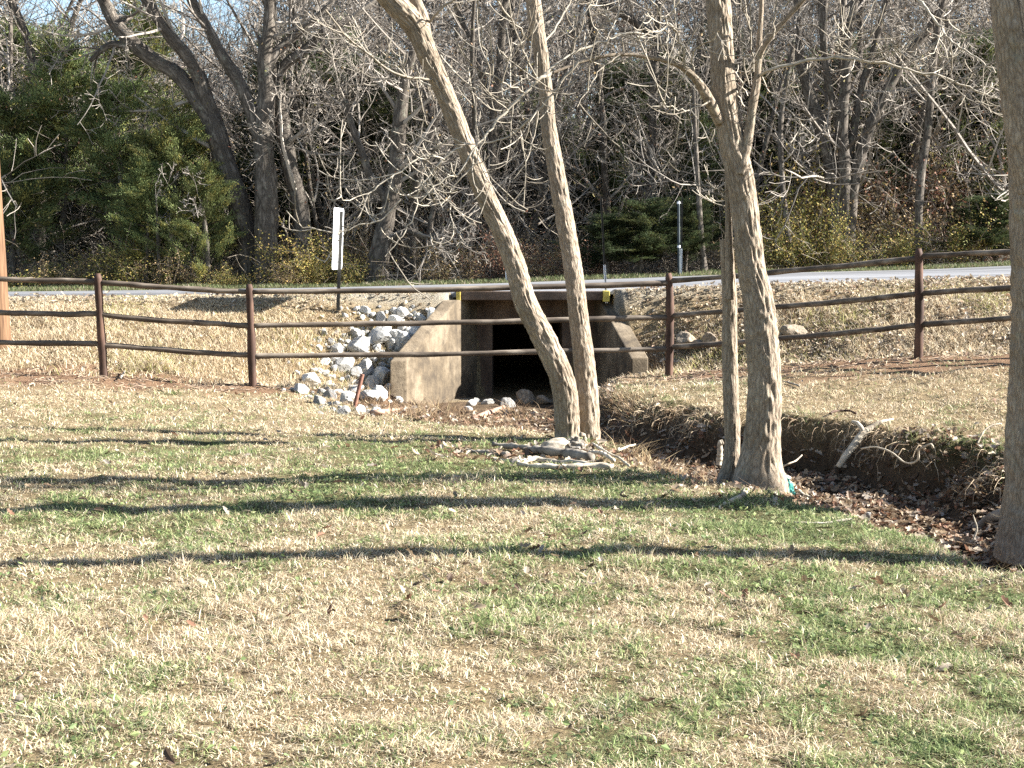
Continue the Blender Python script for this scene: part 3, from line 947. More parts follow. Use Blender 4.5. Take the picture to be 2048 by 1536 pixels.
limb(rng, out, pth([(1520, 150), (1551, 135), (1621, 121), (1680, 115), (1739, 121), (1817, 139), (1895, 158), (1960, 185), (2008, 203)], 10.7, 10.2), 0.013, 0.006, 34, 14)
limb(rng, out, pth([(1525, 155), (1540, 185), (1570, 190), (1576, 150)], 10.7, 10.4), 0.006, 0.004, 14, 2)
limb(rng, out, pth([(1500, 60), (1490, 10), (1480, -40)], 10.7, 10.5), 0.006, 0.004, 10, 2)
limb(rng, out, pth([(1508, 140), (1502, 80), (1502, 0), (1503, -60)], 10.65, 10.4), 0.007, 0.004, 14, 1)
limb(rng, out, pth([(1500, 175), (1485, 110), (1475, 60), (1471, 0), (1468, -40)], 10.6, 10.3), 0.007, 0.004, 16, 1)
limb(rng, out, pth([(1548, 68), (1550, 30), (1555, -30)], 10.6, 10.5), 0.006, 0.004, 10, 2)
limb(rng, out, pth([(1490, 215), (1470, 180), (1455, 150), (1440, 130), (1400, 108)], 10.9, 10.9), 0.007, 0.004, 16, 2)
limb(rng, out, pth([(1495, 190), (1475, 150), (1460, 130)], 10.85, 11), 0.006, 0.004, 10, 1)
limb(rng, out, pth([(1836, 0), (1870, 40), (1905, 85), (1945, 110), (1992, 145)], 10.4, 9.9), 0.010, 0.006, 24, 9)
limb(rng, out, pth([(1730, -30), (1760, 20), (1770, 60), (1790, 95), (1785, 120)], 10.4, 10.6), 0.006, 0.003, 18, 6)
limb(rng, out, pth([(1200, -60), (1180, 10), (1190, 60), (1225, 90)], 10.4, 10.6), 0.006, 0.003, 18, 6)
limb(rng, out, pth([(1560, 55), (1620, 50), (1670, 75), (1700, 60)], 10.5, 10.3), 0.006, 0.003, 16, 6)
limb(rng, out, pth([(1240, 108), (1200, 140), (1170, 190), (1150, 210)], 10.3, 10.0), 0.005, 0.003, 14, 4)
bg = Bag()
bag_tubes(bg, out, {30: 6, 24: 6, 34: 6, 20: 6, 9: 5, 8: 4}, ash_col, rng)
link("crown", bg.mesh("crown", M['twig'], ab, True), ta)
e = at(1425, -200, 10.75)
bark_trunk([(*(e + np.array((-0.03, 0.05, 1)) * s), 0.075 * (1 - s / 7)) for s in (-0.05, 1, 2.2, 3.4, 4.6)], "limb", ta, ab, M['bark'], 28, 0.05, 0.006)
high_crown(rng, ta, ab, [(e + np.array((0, 0, 1.4)), (0, 0, 1)), (e + np.array((0, 0, 2.8)), (0, 0, 1))], 5)
# exposed roots
def ground_path(lst, lift, w0, w1, n=20):
    P = np.array([hit(u, v) for u, v in lst])
    Q = catmull(P, n)
    Q[:, 2] = terrain(Q[:, 0], Q[:, 1]) + lift
    return Q, np.linspace(w0, w1, n)
for lst, lf, w0, w1 in (([(1545, 962), (1518, 976), (1490, 990), (1462, 1004), (1448, 1012)], 0.012, 0.075, 0.012),
                        ([(1548, 965), (1545, 985), (1550, 1000), (1556, 1012)], 0.0, 0.065, 0.015),
                        ([(1565, 960), (1580, 978), (1600, 992), (1625, 1003)], 0.025, 0.05, 0.015),
                        ([(1480, 950), (1462, 962), (1446, 975)], 0.02, 0.04, 0.012),
                        ([(1556, 975), (1566, 995), (1590, 1005)], 0.01, 0.04, 0.015)):
    Q, R = ground_path(lst, lf, w0, w1)
    V, Fs = tubes(Q[None], R[None], 10, True)
    link("root", make_mesh("root", V + 0.006 * noise(V[:, 0] * 25, V[:, 1] * 25, V[:, 2] * 25)[:, None] - ab, Fs, M['wood_pale'], None, None, True), ta)

# 3. the slender cut stem beside it
rng = np.random.default_rng(13)
sb_ = np.array((*at(1447, 985, 10.95)[:2], 0.0))
sb_[2] = tz(sb_[0], sb_[1])
st = thing("slender_tree", "slender cut off stem sprouting close to the left of the forked tree", "tree", tuple(sb_))
bark_trunk(px_path([(1451, 478, 24), (1453, 500, 25), (1457, 560, 27), (1460, 620, 28), (1459, 690, 29), (1461, 760, 30), (1463, 820, 31), (1465, 880, 31), (1461, 930, 33), (1450, 965, 34), (1444, 1000, 36)],
                   lambda t: 10.95), "trunk", st, sb_, M['bark'], 56, 0.012, 0.006, seed=2.0)
bark_trunk(px_path([(1452, 330, 6), (1454, 372, 9), (1456, 410, 11), (1457, 450, 13), (1458, 490, 15), (1459, 540, 16), (1460, 600, 14)], lambda t: 10.86), "limb", st, sb_, M['bark'], 28, 0.012, 0.003)
out = {}
limb(rng, out, pth([(1452, 480), (1446, 462), (1435, 448), (1426, 442)], 10.9, 10.8), 0.007, 0.005, 10, 0)
limb(rng, out, pth([(1461, 440), (1456, 420), (1448, 395), (1443, 380)], 10.9, 10.85), 0.006, 0.004, 10, 3)
limb(rng, out, pth([(1459, 405), (1440, 390), (1422, 375), (1410, 372)], 10.9, 10.7), 0.005, 0.003, 12, 4, (0.15, 0.3))
bg = Bag()
bag_tubes(bg, out, {}, ash_col, rng)
link("crown", bg.mesh("crown", M['twig'], sb_, True), st)

# 4. the big tree at the right edge
rng = np.random.default_rng(14)
rb_ = np.array((*at(2085, 1050, 9.6)[:2], 0.0))
rb_[2] = tz(rb_[0], rb_[1])
tr = thing("edge_tree", "thick dark tree trunk on the creek bank at the right edge of the view", "tree", tuple(rb_))
bark_trunk(px_path([(2086, 215, 134), (2092, 300, 140), (2096, 400, 142), (2098, 560, 142), (2098, 680, 142), (2094, 800, 146), (2090, 900, 152), (2092, 970, 156), (2092, 1020, 168), (2090, 1070, 180), (2088, 1120, 196)],
                   lambda t: 9.6), "trunk", tr, rb_, M['bark'], 110, 0.012, 0.011, fr=22, seed=15.0)
bark_trunk(px_path([(2000, -500, 46), (2005, -200, 54), (2018, 0, 66), (2034, 110, 76), (2052, 210, 88), (2070, 300, 100), (2084, 380, 100)], lambda t: 9.55), "limb", tr, rb_, M['bark'], 64, 0.012, 0.009, seed=16.0)
bark_trunk(px_path([(2200, -500, 46), (2160, -200, 58), (2128, 0, 80), (2110, 110, 92), (2108, 210, 100), (2106, 300, 106), (2104, 380, 100)], lambda t: 9.65), "limb", tr, rb_, M['bark'], 64, 0.012, 0.009, seed=18.0)
e1, e2 = at(2000, -500, 9.55), at(2200, -500, 9.65)
for e, d in ((e1, (-0.05, 0.0, 1)), (e2, (0.2, 0.05, 1))):
    d = np.array(d) / np.linalg.norm(d)
    bark_trunk([(*(e + d * s), 0.075 * (1 - s / 8)) for s in (-0.05, 1, 2.2, 3.6, 5.0)], "limb", tr, rb_, M['bark'], 28, 0.05, 0.006)
    high_crown(rng, tr, rb_, [(e + d * 1.2, d), (e + d * 2.6, d)], 5, (1.8, 3.0))
for lst, lf, w0, w1 in (([(2030, 1035), (2000, 1040), (1970, 1052), (1945, 1065)], 0.03, 0.06, 0.02),
                        ([(2040, 1060), (2010, 1072), (1990, 1090)], 0.03, 0.06, 0.02)):
    Q, R = ground_path(lst, lf, w0, w1)
    V, Fs = tubes(Q[None], R[None], 10, True)
    link("root", make_mesh("root", V - rb_, Fs, M['wood_grey'], None, None, True), tr)

# 5. trees standing to the right, outside the frame: their shadows cross the lawn
for k, (x, y, r, lean_) in enumerate(((5.2, 7.75, 0.17, (0.03, 0.02)), (5.6, 9.62, 0.20, (-0.01, 0.0)), (8.8, 10.6, 0.12, (0.02, -0.03)))):
    rng = np.random.default_rng(30 + k)
    zb = tz(x, y)
    o3 = np.array((x, y, zb))
    oo = thing("bare_tree", ["bare lawn tree standing just outside the frame", "bare creek side tree just outside the frame", "young bare tree just outside the frame"][k], "tree", (x, y, zb))
    pts = [(x + lean_[0] * s + 0.10 * math.sin(s * 0.8 + k), y + lean_[1] * s + 0.12 * math.sin(s * 0.6 + 2 * k), zb + s, r * (1.25 if s < 0.1 else 1.0) * (1 - s / 13)) for s in (-0.3, 0.0, 0.5, 1.5, 3, 4.5, 6, 7.5, 9.5)]
    bark_trunk(pts, "trunk", oo, o3, M['bark'], 24, 0.06, 0.008)
    high_crown(rng, oo, o3, [(np.array(pts[7][:3]), (0.05, 0.02, 1)), (np.array(pts[8][:3]), (0.0, 0.05, 1))], 5, (1.2, 2.0), 0.025)

# ------------------------------------------------------------------ the wood across the road
BGC = dict(K=[9, 7, 5, 4], wig=[0.09, 0.13, 0.16, 0.18], up=[0.05, 0.08, 0.10, 0.1], taper=[0.7, 0.6, 0.5, 0.3], rmin=0.005,
           n=[5, 4, 3], t0=[0.2, 0.2, 0.2], ang=[(30, 70), (30, 75), (30, 80)], len=[(0.4, 0.65), (0.4, 0.65), (0.4, 0.7)])
wood_col = twig_col((0.085, 0.07, 0.057), (0.42, 0.37, 0.31))

def traced_tree(label, Y, trunks, seed, kids=7, klen=(0.9, 2.4), name="bare_tree", S=14, group=None, fr=9, fine=True):
    rng = np.random.default_rng(seed)
    u0, v0, _ = trunks[0][-1]
    b = at(u0, v0, Y)
    b[2] = tz(b[0], Y)
    r = thing(name, label, "tree", tuple(b), group)
    out = {}
    for i, tp in enumerate(trunks):
        dY = 0 if i == 0 else rng.uniform(-0.5, 0.5)
        P = px_path(tp, lambda t: Y + dY * (1 - t))
        if i == 0 or tp[-1][1] > 520:
            P = np.vstack((P, P[-1] + np.array((0, 0, -0.5, 0.04))))
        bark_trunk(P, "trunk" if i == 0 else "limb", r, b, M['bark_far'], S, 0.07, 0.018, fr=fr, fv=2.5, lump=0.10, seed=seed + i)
        L = np.linalg.norm(np.diff(P[:, :3], axis=0), axis=1).sum()
        Q = catmull(P, 24)
        for j in range(int(kids)):
            t = rng.uniform(0.0, 0.62)
            k = int(t * 23)
            d = -(Q[min(k + 1, 23), :3] - Q[k, :3])
            d /= max(np.linalg.norm(d), 1e-6)
            nd = rot_about(d, np.cross(d, rng.normal(size=3)), math.radians(rng.uniform(30, 85)))
            grow(rng, out, Q[k, :3], nd, rng.uniform(*klen), max(0.007, Q[k, 3] * 0.32), 0 if fine else 1, BGC)
        # carry on above the picture
        top = P[0, :3]
        if tp[0][1] < 60:
            d = top - P[1, :3]
            d /= np.linalg.norm(d)
            cfg = dict(BGC)
            grow(rng, out, top, d + np.array((0, 0, 0.3)), rng.uniform(3, 5), P[0, 3], 0, dict(BGC, n=[9, 5, 3]))
    bg = Bag()
    bag_tubes(bg, out, {9: 5, 7: 4}, wood_col, rng)
    link("crown", bg.mesh("crown", M['twig'], b), r)
    return r

traced_tree("big dark tree left of the road sign whose limbs fan out to the upper left", 31.0, [
    [(203, -8, 22), (230, 47, 26), (258, 78, 27), (305, 118, 28), (352, 148, 30), (395, 200, 34), (425, 245, 40), (445, 310, 40), (470, 380, 42), (486, 440, 42), (498, 500, 44), (503, 562, 50)],
    [(289, -8, 22), (318, 40, 24), (344, 78, 25), (368, 105, 26), (390, 135, 28), (410, 190, 30), (428, 240, 34)],
    [(180, 122, 8), (215, 92, 13), (252, 90, 17), (275, 95, 18)]], 101, 6)
traced_tree("big black trunked tree beside the dark fanning tree, left of the road sign", 30.6, [
    [(540, -8, 20), (537, 60, 24), (528, 117, 28), (533, 187, 32), (527, 273, 38), (530, 330, 42), (534, 390, 44), (532, 470, 42), (531, 562, 46)],
    [(379, -8, 18), (396, 25, 20), (412, 50, 20), (441, 105, 22), (473, 156, 24), (500, 215, 26), (520, 280, 28)],
    [(660, 10, 10), (610, 55, 14), (570, 90, 18), (545, 115, 22), (530, 150, 24)]], 102, 6)
traced_tree("grey tree just left of the road sign leaning to the left", 30.9, [
    [(538, 110, 22), (551, 156, 24), (563, 234, 28), (580, 332, 32), (598, 400, 32), (606, 470, 34), (611, 562, 38)],
    [(700, 40, 12), (655, 60, 16), (610, 100, 18), (570, 130, 20), (552, 160, 20)]], 103, 7)
traced_tree("crooked pale tree just right of the road sign", 30.5, [
    [(828, 100, 14), (812, 156, 20), (798, 254, 28), (790, 351, 30), (774, 430, 34), (762, 490, 38), (752, 560, 46)],
    [(690, 200, 10), (705, 255, 13), (720, 293, 14), (740, 351, 16), (767, 390, 18), (778, 415, 18)],
    [(872, 468, 8), (850, 474, 11), (820, 463, 14), (790, 474, 15), (768, 486, 15)]], 104, 8)
traced_tree("thin dark tree behind the crooked pale tree", 31.2, [
    [(900, 170, 9), (868, 250, 15), (845, 312, 18), (832, 390, 19), (826, 449, 20), (818, 560, 24)]], 105, 8)
traced_tree("slim reddish stem between the crooked tree and the leaning trunk", 30.7, [
    [(880, 370, 6), (866, 420, 10), (858, 470, 12), (852, 562, 15)]], 106, 6)
traced_tree("broad many stemmed tree beyond the road on the right", 31.5, [
    [(1594, -8, 14), (1598, 98, 18), (1610, 156, 21), (1629, 219, 25), (1657, 312, 28), (1668, 371, 30), (1675, 440, 34), (1672, 530, 42)],
    [(1710, -8, 16), (1696, 78, 17), (1692, 156, 19), (1684, 234, 23), (1688, 332, 25), (1688, 430, 26), (1690, 530, 34)],
    [(1895, -8, 12), (1856, 59, 16), (1809, 117, 19), (1778, 176, 20), (1739, 254, 22), (1711, 350, 24), (1700, 440, 24), (1694, 520, 30)],
    [(1775, -8, 10), (1742, 117, 14), (1723, 176, 16), (1708, 254, 17), (1694, 330, 18)],
    [(1640, -8, 9), (1645, 78, 12), (1655, 156, 13), (1672, 230, 14), (1684, 300, 15)]], 317, 5)
traced_tree("slender dark tree left of the yellow shrub on the right", 30.6, [
    [(1590, 60, 6), (1578, 137, 8), (1561, 254, 10), (1567, 390, 11), (1582, 525, 14)]], 108, 7)
traced_tree("tall slim tree behind the right fence post", 31.0, [
    [(1890, -8, 10), (1875, 59, 12), (1864, 156, 14), (1856, 254, 16), (1840, 371, 16), (1836, 520, 18)]], 219, 8)
traced_tree("thin pale tree right of the round grey post", 29.9, [
    [(1385, 120, 5), (1391, 273, 8), (1397, 390, 10), (1402, 470, 11), (1408, 540, 15)]], 110, 6)
traced_tree("small pale stem under the dark fanning tree", 30.2, [
    [(402, 400, 5), (410, 453, 9), (414, 510, 11), (417, 566, 13)]], 111, 4, (0.5, 1.0))
traced_tree("thin sapling in the yellow undergrowth on the left", 30.2, [
    [(312, 400, 4), (316, 480, 6), (319, 568, 7)]], 112, 5, (0.5, 1.1))
traced_tree("tall bare tree over the cedars at the far left", 33.5, [
    [(15, -20, 10), (40, 40, 14), (62, 110, 16), (75, 250, 20), (80, 560, 26)],
    [(170, -20, 8), (150, 30, 10), (128, 95, 12), (95, 170, 13), (76, 240, 14)]], 113, 9)
traced_tree("dark tree behind the twin trunks", 33.0, [
    [(1010, -20, 12), (1000, 120, 16), (985, 260, 18), (980, 400, 20), (978, 550, 24)],
    [(900, -20, 9), (930, 60, 11), (960, 140, 13), (988, 220, 14)]], 114, 10)
traced_tree("dark tree behind the forked tree", 33.5, [
    [(1320, -20, 12), (1310, 120, 15), (1305, 260, 17), (1302, 400, 19), (1300, 545, 22)],
    [(1200, 5, 12), (1240, 25, 14), (1275, 48, 15), (1310, 75, 16), (1345, 105, 17)]], 115, 10)

# many more bare trees: a few grown once, then copied
rng = np.random.default_rng(77)
protos = []
FILL = dict(K=[12, 9, 6, 5], wig=[0.05, 0.11, 0.15, 0.18], up=[0.04, 0.06, 0.08, 0.08], taper=[0.8, 0.7, 0.5, 0.3], rmin=0.006,
            n=[20, 8, 5], t0=[0.10, 0.15, 0.15], ang=[(35, 75), (30, 70), (30, 80)], len=[(0.22, 0.38), (0.3, 0.55), (0.35, 0.6)])
spots = []
tries = 0
while len(spots) < 118 and tries < 20000:
    tries += 1
    Y = 32.0 + 30 * rng.uniform() ** 1.25
    x = rng.uniform(-1, 1) * (0.3425 * Y + 2.2)
    u = 1024 + F * x / Y
    if all((x - a) ** 2 + (Y - b) ** 2 > (0.9 + 0.02 * Y) ** 2 for a, b, _ in spots):
        if 120 < u < 470 and Y < 45: continue
        spots.append((x, Y, u))
bare_lbl = "thin bare grey tree deep in the wood behind the road, one of many alike"
GB = "thin bare trees in the wood behind the road"
for i in range(6):
    Hh = [11, 13, 9.5, 12, 10, 14][i]
    r = thing("bare_tree", bare_lbl, "tree", (0, 0, 0), GB)
    out = {}
    grow(rng, out, np.array((0.0, 0, -0.3)), np.array((rng.normal(0, .06), rng.normal(0, .06), 1)), Hh, 0.075 + 0.055 * rng.uniform(), 0, FILL)
    tr_ = out.pop(12)
    V, Fs = tubes(np.array([tr_[0][0]]), np.array([tr_[0][1]]), 9)
    s = np.linspace(0, Hh, 12)
    uv = np.stack(np.broadcast_arrays((np.arange(9) / 9 * 0.6)[None], s[:, None]), -1).reshape(-1, 2)
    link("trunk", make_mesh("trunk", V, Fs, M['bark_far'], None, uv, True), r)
    bg = Bag()
    tint = wood_col(rng, 0)
    bag_tubes(bg, out, {9: 5, 6: 3, 5: 3}, lambda g, l: (wood_col(g, l) + tint) * 0.5, rng)
    link("crown", bg.mesh("crown", M['twig']), r)
    protos.append(r)
for i, (x, Y, u) in enumerate(spots):
    p = protos[i % 6]
    sc = rng.uniform(0.75, 1.15) * (0.62 if 60 < u < 520 else 1.0)
    loc = (x, Y, tz(x, Y) - 0.05)
    if i < 6:
        p.location, p.scale, p.rotation_euler = loc, (sc,) * 3, (0, 0, rng.uniform(0, 6.28))
    else:
        copy_thing(p, loc, rng.uniform(0, 6.28), sc)

# cedars
def leaf_quads(rng, P, D, L, W, col, bend=0.3):
    """N thin diamond leaves at P along D"""
    n = len(P)
    D = D / np.maximum(np.linalg.norm(D, axis=1, keepdims=True), 1e-9)
    X = np.cross(D, rng.normal(size=(n, 3)))
    X /= np.maximum(np.linalg.norm(X, axis=1, keepdims=True), 1e-9)
    Z = np.cross(X, D)
    L, W = np.broadcast_to(L, (n,))[:, None], np.broadcast_to(W, (n,))[:, None]
    a = P
    b = P + D * L * 0.5 + X * W * 0.5 + Z * L * bend * 0.3
    c = P + D * L
    d = P + D * L * 0.5 - X * W * 0.5 + Z * L * bend * 0.3
    V = np.stack((a, b, c, d), 1).reshape(-1, 3)
    Fq = np.arange(4 * n).reshape(n, 4)
    return V, Fq, np.repeat(col, 4, axis=0)

M['cedar'] = mat_leafy("cedar_foliage", 0.35, 0.75)
def cedar_model(seed, Hh=5.0, width=1.5, n=75, hue=(0.125, 0.16, 0.065), f0=0.16):
    rng = np.random.default_rng(seed)
    t = np.linspace(0, 1, 14)
    P = np.c_[0.06 * np.sin(t * 5 + seed), 0.06 * np.cos(t * 4), -0.3 + (Hh + 0.3) * t]
    V, Fs = tubes(P[None], np.maximum(0.09 * (1 - t), 0.01)[None], 8)
    uv = np.stack(np.broadcast_arrays((np.arange(8) / 8 * 0.5)[None], (t * Hh)[:, None]), -1).reshape(-1, 2)
    tm = make_mesh("trunk", V, Fs, M['bark_far'], None, uv, True)
    br, lp, ld, lc = {}, [], [], []
    for j in range(n):
        f = f0 + (1 - f0) * rng.uniform() ** 0.9
        z0 = Hh * f
        L = width * (1.05 - f) ** 0.7 * rng.uniform(0.55, 1.15) + 0.15
        a = rng.uniform(0, 6.283)
        d = np.array((math.cos(a), math.sin(a), rng.uniform(0.05, 0.7)))
        K = 7
        Q = np.empty((K, 3))
        Q[0] = (P[int(f * 13)][0], P[int(f * 13)][1], z0)
        for k in range(1, K):
            d = d + rng.normal(0, 0.10, 3) + np.array((0, 0, -0.05 + 0.03 * k))
            d /= np.linalg.norm(d)
            Q[k] = Q[k - 1] + d * L / (K - 1)
        br.setdefault(K, []).append((Q, np.linspace(0.018, 0.006, K), 0))
        if f < 0.30 and rng.uniform() < 0.6: continue
        shade = rng.uniform(0.6, 1.45)
        for c in range(int(5 + 9 * L)):
            s = rng.uniform(0.25, 1.0) * (K - 1)
            k = min(int(s), K - 2)
            q = Q[k] + (Q[k + 1] - Q[k]) * (s - k) + rng.normal(0, 0.10, 3)
            m = int(rng.integers(22, 46))
            dd = d[None] * 1.0 + rng.normal(0, 0.42, (m, 3)) + np.array((0, 0, 0.22))
            lp.append(q + d[None] * rng.normal(0, 0.12, (m, 1)) + rng.normal(0, 1, (m, 3)) * np.array((0.055, 0.055, 0.032)))
            ld.append(dd)
            h = np.array(hue) * shade * rng.uniform(0.75, 1.3)
            h = h * (1 + np.array((0.6, 0.25, 0)) * (rng.uniform() < 0.25))
            lc.append(np.tile(h, (m, 1)) * rng.uniform(0.7, 1.3, (m, 1)))
    lp, ld, lc = np.concatenate(lp), np.concatenate(ld), np.concatenate(lc)
    bg = Bag()
    bag_tubes(bg, br, {7: 4}, twig_col((0.08, 0.06, 0.045), (0.16, 0.125, 0.1)), rng)
    V, Fq, C = leaf_quads(rng, lp, ld, rng.uniform(0.06, 0.13, len(lp)), rng.uniform(0.014, 0.028, len(lp)), lc)
    bg.add(V, Fq, C)
    return tm, bg.mesh("crown", M['cedar'])
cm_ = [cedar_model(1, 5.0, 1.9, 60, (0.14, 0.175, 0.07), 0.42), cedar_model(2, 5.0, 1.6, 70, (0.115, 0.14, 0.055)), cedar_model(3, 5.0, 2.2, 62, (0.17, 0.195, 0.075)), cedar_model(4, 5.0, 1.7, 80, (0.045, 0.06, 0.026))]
CED = [(120, 100, 32.0, 0, 1.1, "broad green cedar nearest the left edge, its trunk showing below"), (15, 190, 31.2, 1, 1.2, "green cedar cut by the left edge behind the utility pole"),
       (235, 170, 31.6, 0, 1.15, "green cedar between the left edge cedars and the fanning tree"), (350, 215, 31.2, 2, 1.15, "olive green cedar with drooping boughs under the fanning limbs"),
       (405, 330, 30.4, 2, 1.1, "low olive cedar in front of the dark fanning tree"), (290, 330, 30.5, 0, 1.2, "low dark green cedar in the middle of the left clump"),
       (285, 10, 37.0, 2, 0.8, "tall yellowish cedar showing above the left clump"), (60, 60, 37.0, 1, 1.0, "tall dark cedar at the back of the left clump"),
       (1262, 140, 35.5, 3, 0.9, "dark cedar behind the right twin trunk"), (1345, 110, 36.5, 3, 0.9, "dark cedar behind the long left limb of the forked tree"),
       (1400, 240, 33.0, 3, 0.9, "dark cedar behind the forked tree trunk"), (1285, 400, 30.0, 3, 1.5, "low dark cedar bush left of the round grey post"),
       (1375, 395, 30.2, 3, 1.1, "small green cedar right behind the round grey post"), (1215, 430, 30.0, 3, 1.5, "low cedar bush behind the thin dark marker post"),
       (1460, 60, 38.0, 3, 0.8, "tall cedar far behind the forked tree"), (1905, 130, 37.0, 2, 0.9, "cedar behind the tall slim tree on the right"),
       (1975, 390, 31.0, 3, 1.5, "low dark cedar beside the right edge tree"), (2030, 260, 34.0, 0, 1.0, "cedar behind the right edge tree"),
       (660, 220, 38.0, 3, 0.8, "dark cedar far behind the road sign"), (1545, 150, 40.0, 0, 0.8, "cedar far behind the slender dark tree"),
       (690, 80, 40.0, 0, 0.8, "tall cedar deep in the wood above the road sign"), (1120, 200, 40.0, 3, 0.9, "dark cedar deep in the wood between the twin trunks")]
for u, v, Y, k, wd, lb in CED:
    top = at(u, v, Y)
    zb = tz(top[0], Y)
    s = (top[2] - zb) / 5.0
    r = thing("cedar", lb, "tree", (top[0], Y, zb), "cedars at the edge of the wood")
    r.scale = (max(s, 0.5) * wd, max(s, 0.5) * wd, s)
    r.rotation_euler = (0, 0, u * 0.7)
    link("trunk", cm_[k][0], r)
    link("crown", cm_[k][1], r)

# dark cedars, all alike, added deep in the wood to darken its gaps
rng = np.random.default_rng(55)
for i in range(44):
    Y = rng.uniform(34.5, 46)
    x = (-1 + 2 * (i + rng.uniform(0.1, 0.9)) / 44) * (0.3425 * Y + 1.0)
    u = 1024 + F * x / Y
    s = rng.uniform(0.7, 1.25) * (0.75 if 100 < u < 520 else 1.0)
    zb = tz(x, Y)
    r = thing("cedar", "dark cedar added behind the bare trees to darken the wood, one of many alike", "tree", (x, Y, zb), "added dark cedars deep in the wood")
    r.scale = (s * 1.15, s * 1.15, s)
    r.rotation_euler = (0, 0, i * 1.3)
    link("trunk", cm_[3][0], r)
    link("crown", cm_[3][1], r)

# leafy shrubs
def shrub_model(seed, cols, nst=26, nl=3600, Hh=2.0, wd=0.9, leaf=0.058):
    rng = np.random.default_rng(seed)
    out = {}
    cfg = dict(K=[9, 6], wig=[0.10, 0.15], up=[0.02, 0.05], taper=[0.7, 0.5], rmin=0.004, n=[5], t0=[0.3], ang=[(25, 60)], len=[(0.3, 0.5)])
    for j in range(nst):
        a, rr = rng.uniform(0, 6.28), rng.uniform(0, 0.35)
        grow(rng, out, np.array((rr * math.cos(a), rr * math.sin(a), -0.1)), np.array((math.cos(a) * wd * 0.5, math.sin(a) * wd * 0.5, 1)), Hh * rng.uniform(0.5, 1.05), 0.012, 0, cfg)
    pts = np.concatenate([i[0] for i in out[6]] + [i[0][4:] for i in out[9]])
    idx = rng.integers(0, len(pts), nl)
    P = pts[idx] + rng.normal(0, 0.09, (nl, 3))
    cols = np.array(cols)
    c = cols[rng.integers(0, len(cols), nl)] * rng.uniform(0.6, 1.3, (nl, 1))
    bg = Bag()
    bag_tubes(bg, out, {9: 4, 6: 3}, twig_col((0.12, 0.09, 0.065), (0.3, 0.25, 0.19)), rng)
    bg.add(*leaf_quads(rng, P, rng.normal(0, 1, (nl, 3)) - np.array((0, 0, 0.3)), rng.uniform(0.7, 1.3, nl) * leaf, rng.uniform(0.5, 0.8, nl) * leaf, c))
    return bg.mesh("foliage", M['leaf'])
yel = [(0.38, 0.29, 0.08), (0.45, 0.35, 0.11), (0.26, 0.24, 0.06), (0.20, 0.20, 0.06), (0.33, 0.22, 0.09)]
tan = [(0.40, 0.28, 0.14), (0.34, 0.24, 0.13), (0.28, 0.19, 0.10), (0.30, 0.25, 0.10)]
red = [(0.20, 0.09, 0.06), (0.26, 0.13, 0.08), (0.16, 0.08, 0.05), (0.28, 0.18, 0.11)]
grn = [(0.10, 0.12, 0.035), (0.16, 0.17, 0.05), (0.22, 0.20, 0.06)]
sm = {'y': shrub_model(1, yel), 'y2': shrub_model(2, yel + grn, 30, 4200, 2.0, 1.2), 't': shrub_model(3, tan, 26, 1800), 'r': shrub_model(4, red, 30, 2600, 2.0, 1.4), 'g': shrub_model(5, grn + yel, 24, 3600, 2.0, 1.2)}
SHR = [(1600, 325, 32.0, 'y', 1.0, "tall yellow leaved shrub left of the many stemmed tree"), (1550, 400, 31.0, 'y2', 0.8, "yellow green shrub behind the slender dark tree"),
       (1632, 400, 31.0, 'y2', 1.0, "yellow shrub touching the many stemmed tree on its left"), (585, 455, 30.2, 'y', 1.3, "golden leaved shrub between the black trunk and the grey leaning tree"),
       (578, 520, 29.8, 't', 1.3, "low tan shrub at the foot of the black trunked tree"), (650, 495, 30.2, 'y2', 1.0, "small yellow green shrub just left of the road sign"),
       (712, 490, 30.3, 'y2', 1.1, "yellow green shrub just right of the road sign"), (225, 475, 30.6, 'y', 1.4, "yellow shrub under the left cedars"),
       (285, 480, 30.3, 'y2', 1.4, "yellow green shrub by the left sapling"), (345, 500, 30.2, 't', 1.4, "tan shrub right of the left sapling"),
       (120, 510, 30.2, 't', 1.5, "low tan shrub under the broad left cedar"), (50, 500, 30.4, 'g', 1.4, "low green shrub near the utility pole"),
       (450, 520, 30.0, 'g', 1.3, "low green shrub at the foot of the fanning tree"), (1490, 480, 30.2, 't', 1.2, "tan shrub seen past the forked trunk"),
       (1750, 380, 32.0, 't', 1.0, "tan leaved shrub right of the many stemmed tree"), (1790, 250, 34.0, 't', 1.0, "tall tan leaved shrub between the two right hand trees"),
       (1935, 265, 33.0, 'r', 1.1, "tall reddish brown shrub beside the right edge tree"), (1890, 400, 31.2, 'g', 1.2, "green shrub below the reddish brown shrub"),
       (1770, 440, 30.8, 'g', 1.1, "low green shrub behind the sloping top rail"), (1000, 440, 31.0, 'r', 1.2, "brown shrub behind the leaning trunk"),
       (900, 480, 30.4, 't', 1.3, "tan brush between the reddish stem and the leaning trunk"), (1080, 460, 30.6, 't', 1.3, "tan brush seen between the twin trunks"),
       (1170, 470, 30.4, 'r', 1.1, "brown brush behind the right twin trunk"), (690, 430, 31.5, 't', 1.0, "tan shrub behind the road sign panel"),
       (1640, 250, 35.0, 'y', 0.8, "tall yellowish shrub behind the many stemmed tree")]
for u, v, Y, k, wd, lb in SHR:
    top = at(u, v, Y)
    zb = tz(top[0], Y)
    s = (top[2] - zb) / 2.0
    r = thing("shrub", lb, "shrub", (top[0], Y, zb), "shrubs at the edge of the wood")
    r.scale = (max(s, .3) * wd, max(s, .3) * wd, s)
    r.rotation_euler = (0, 0, u * 0.31)
    link("foliage", sm[k], r)

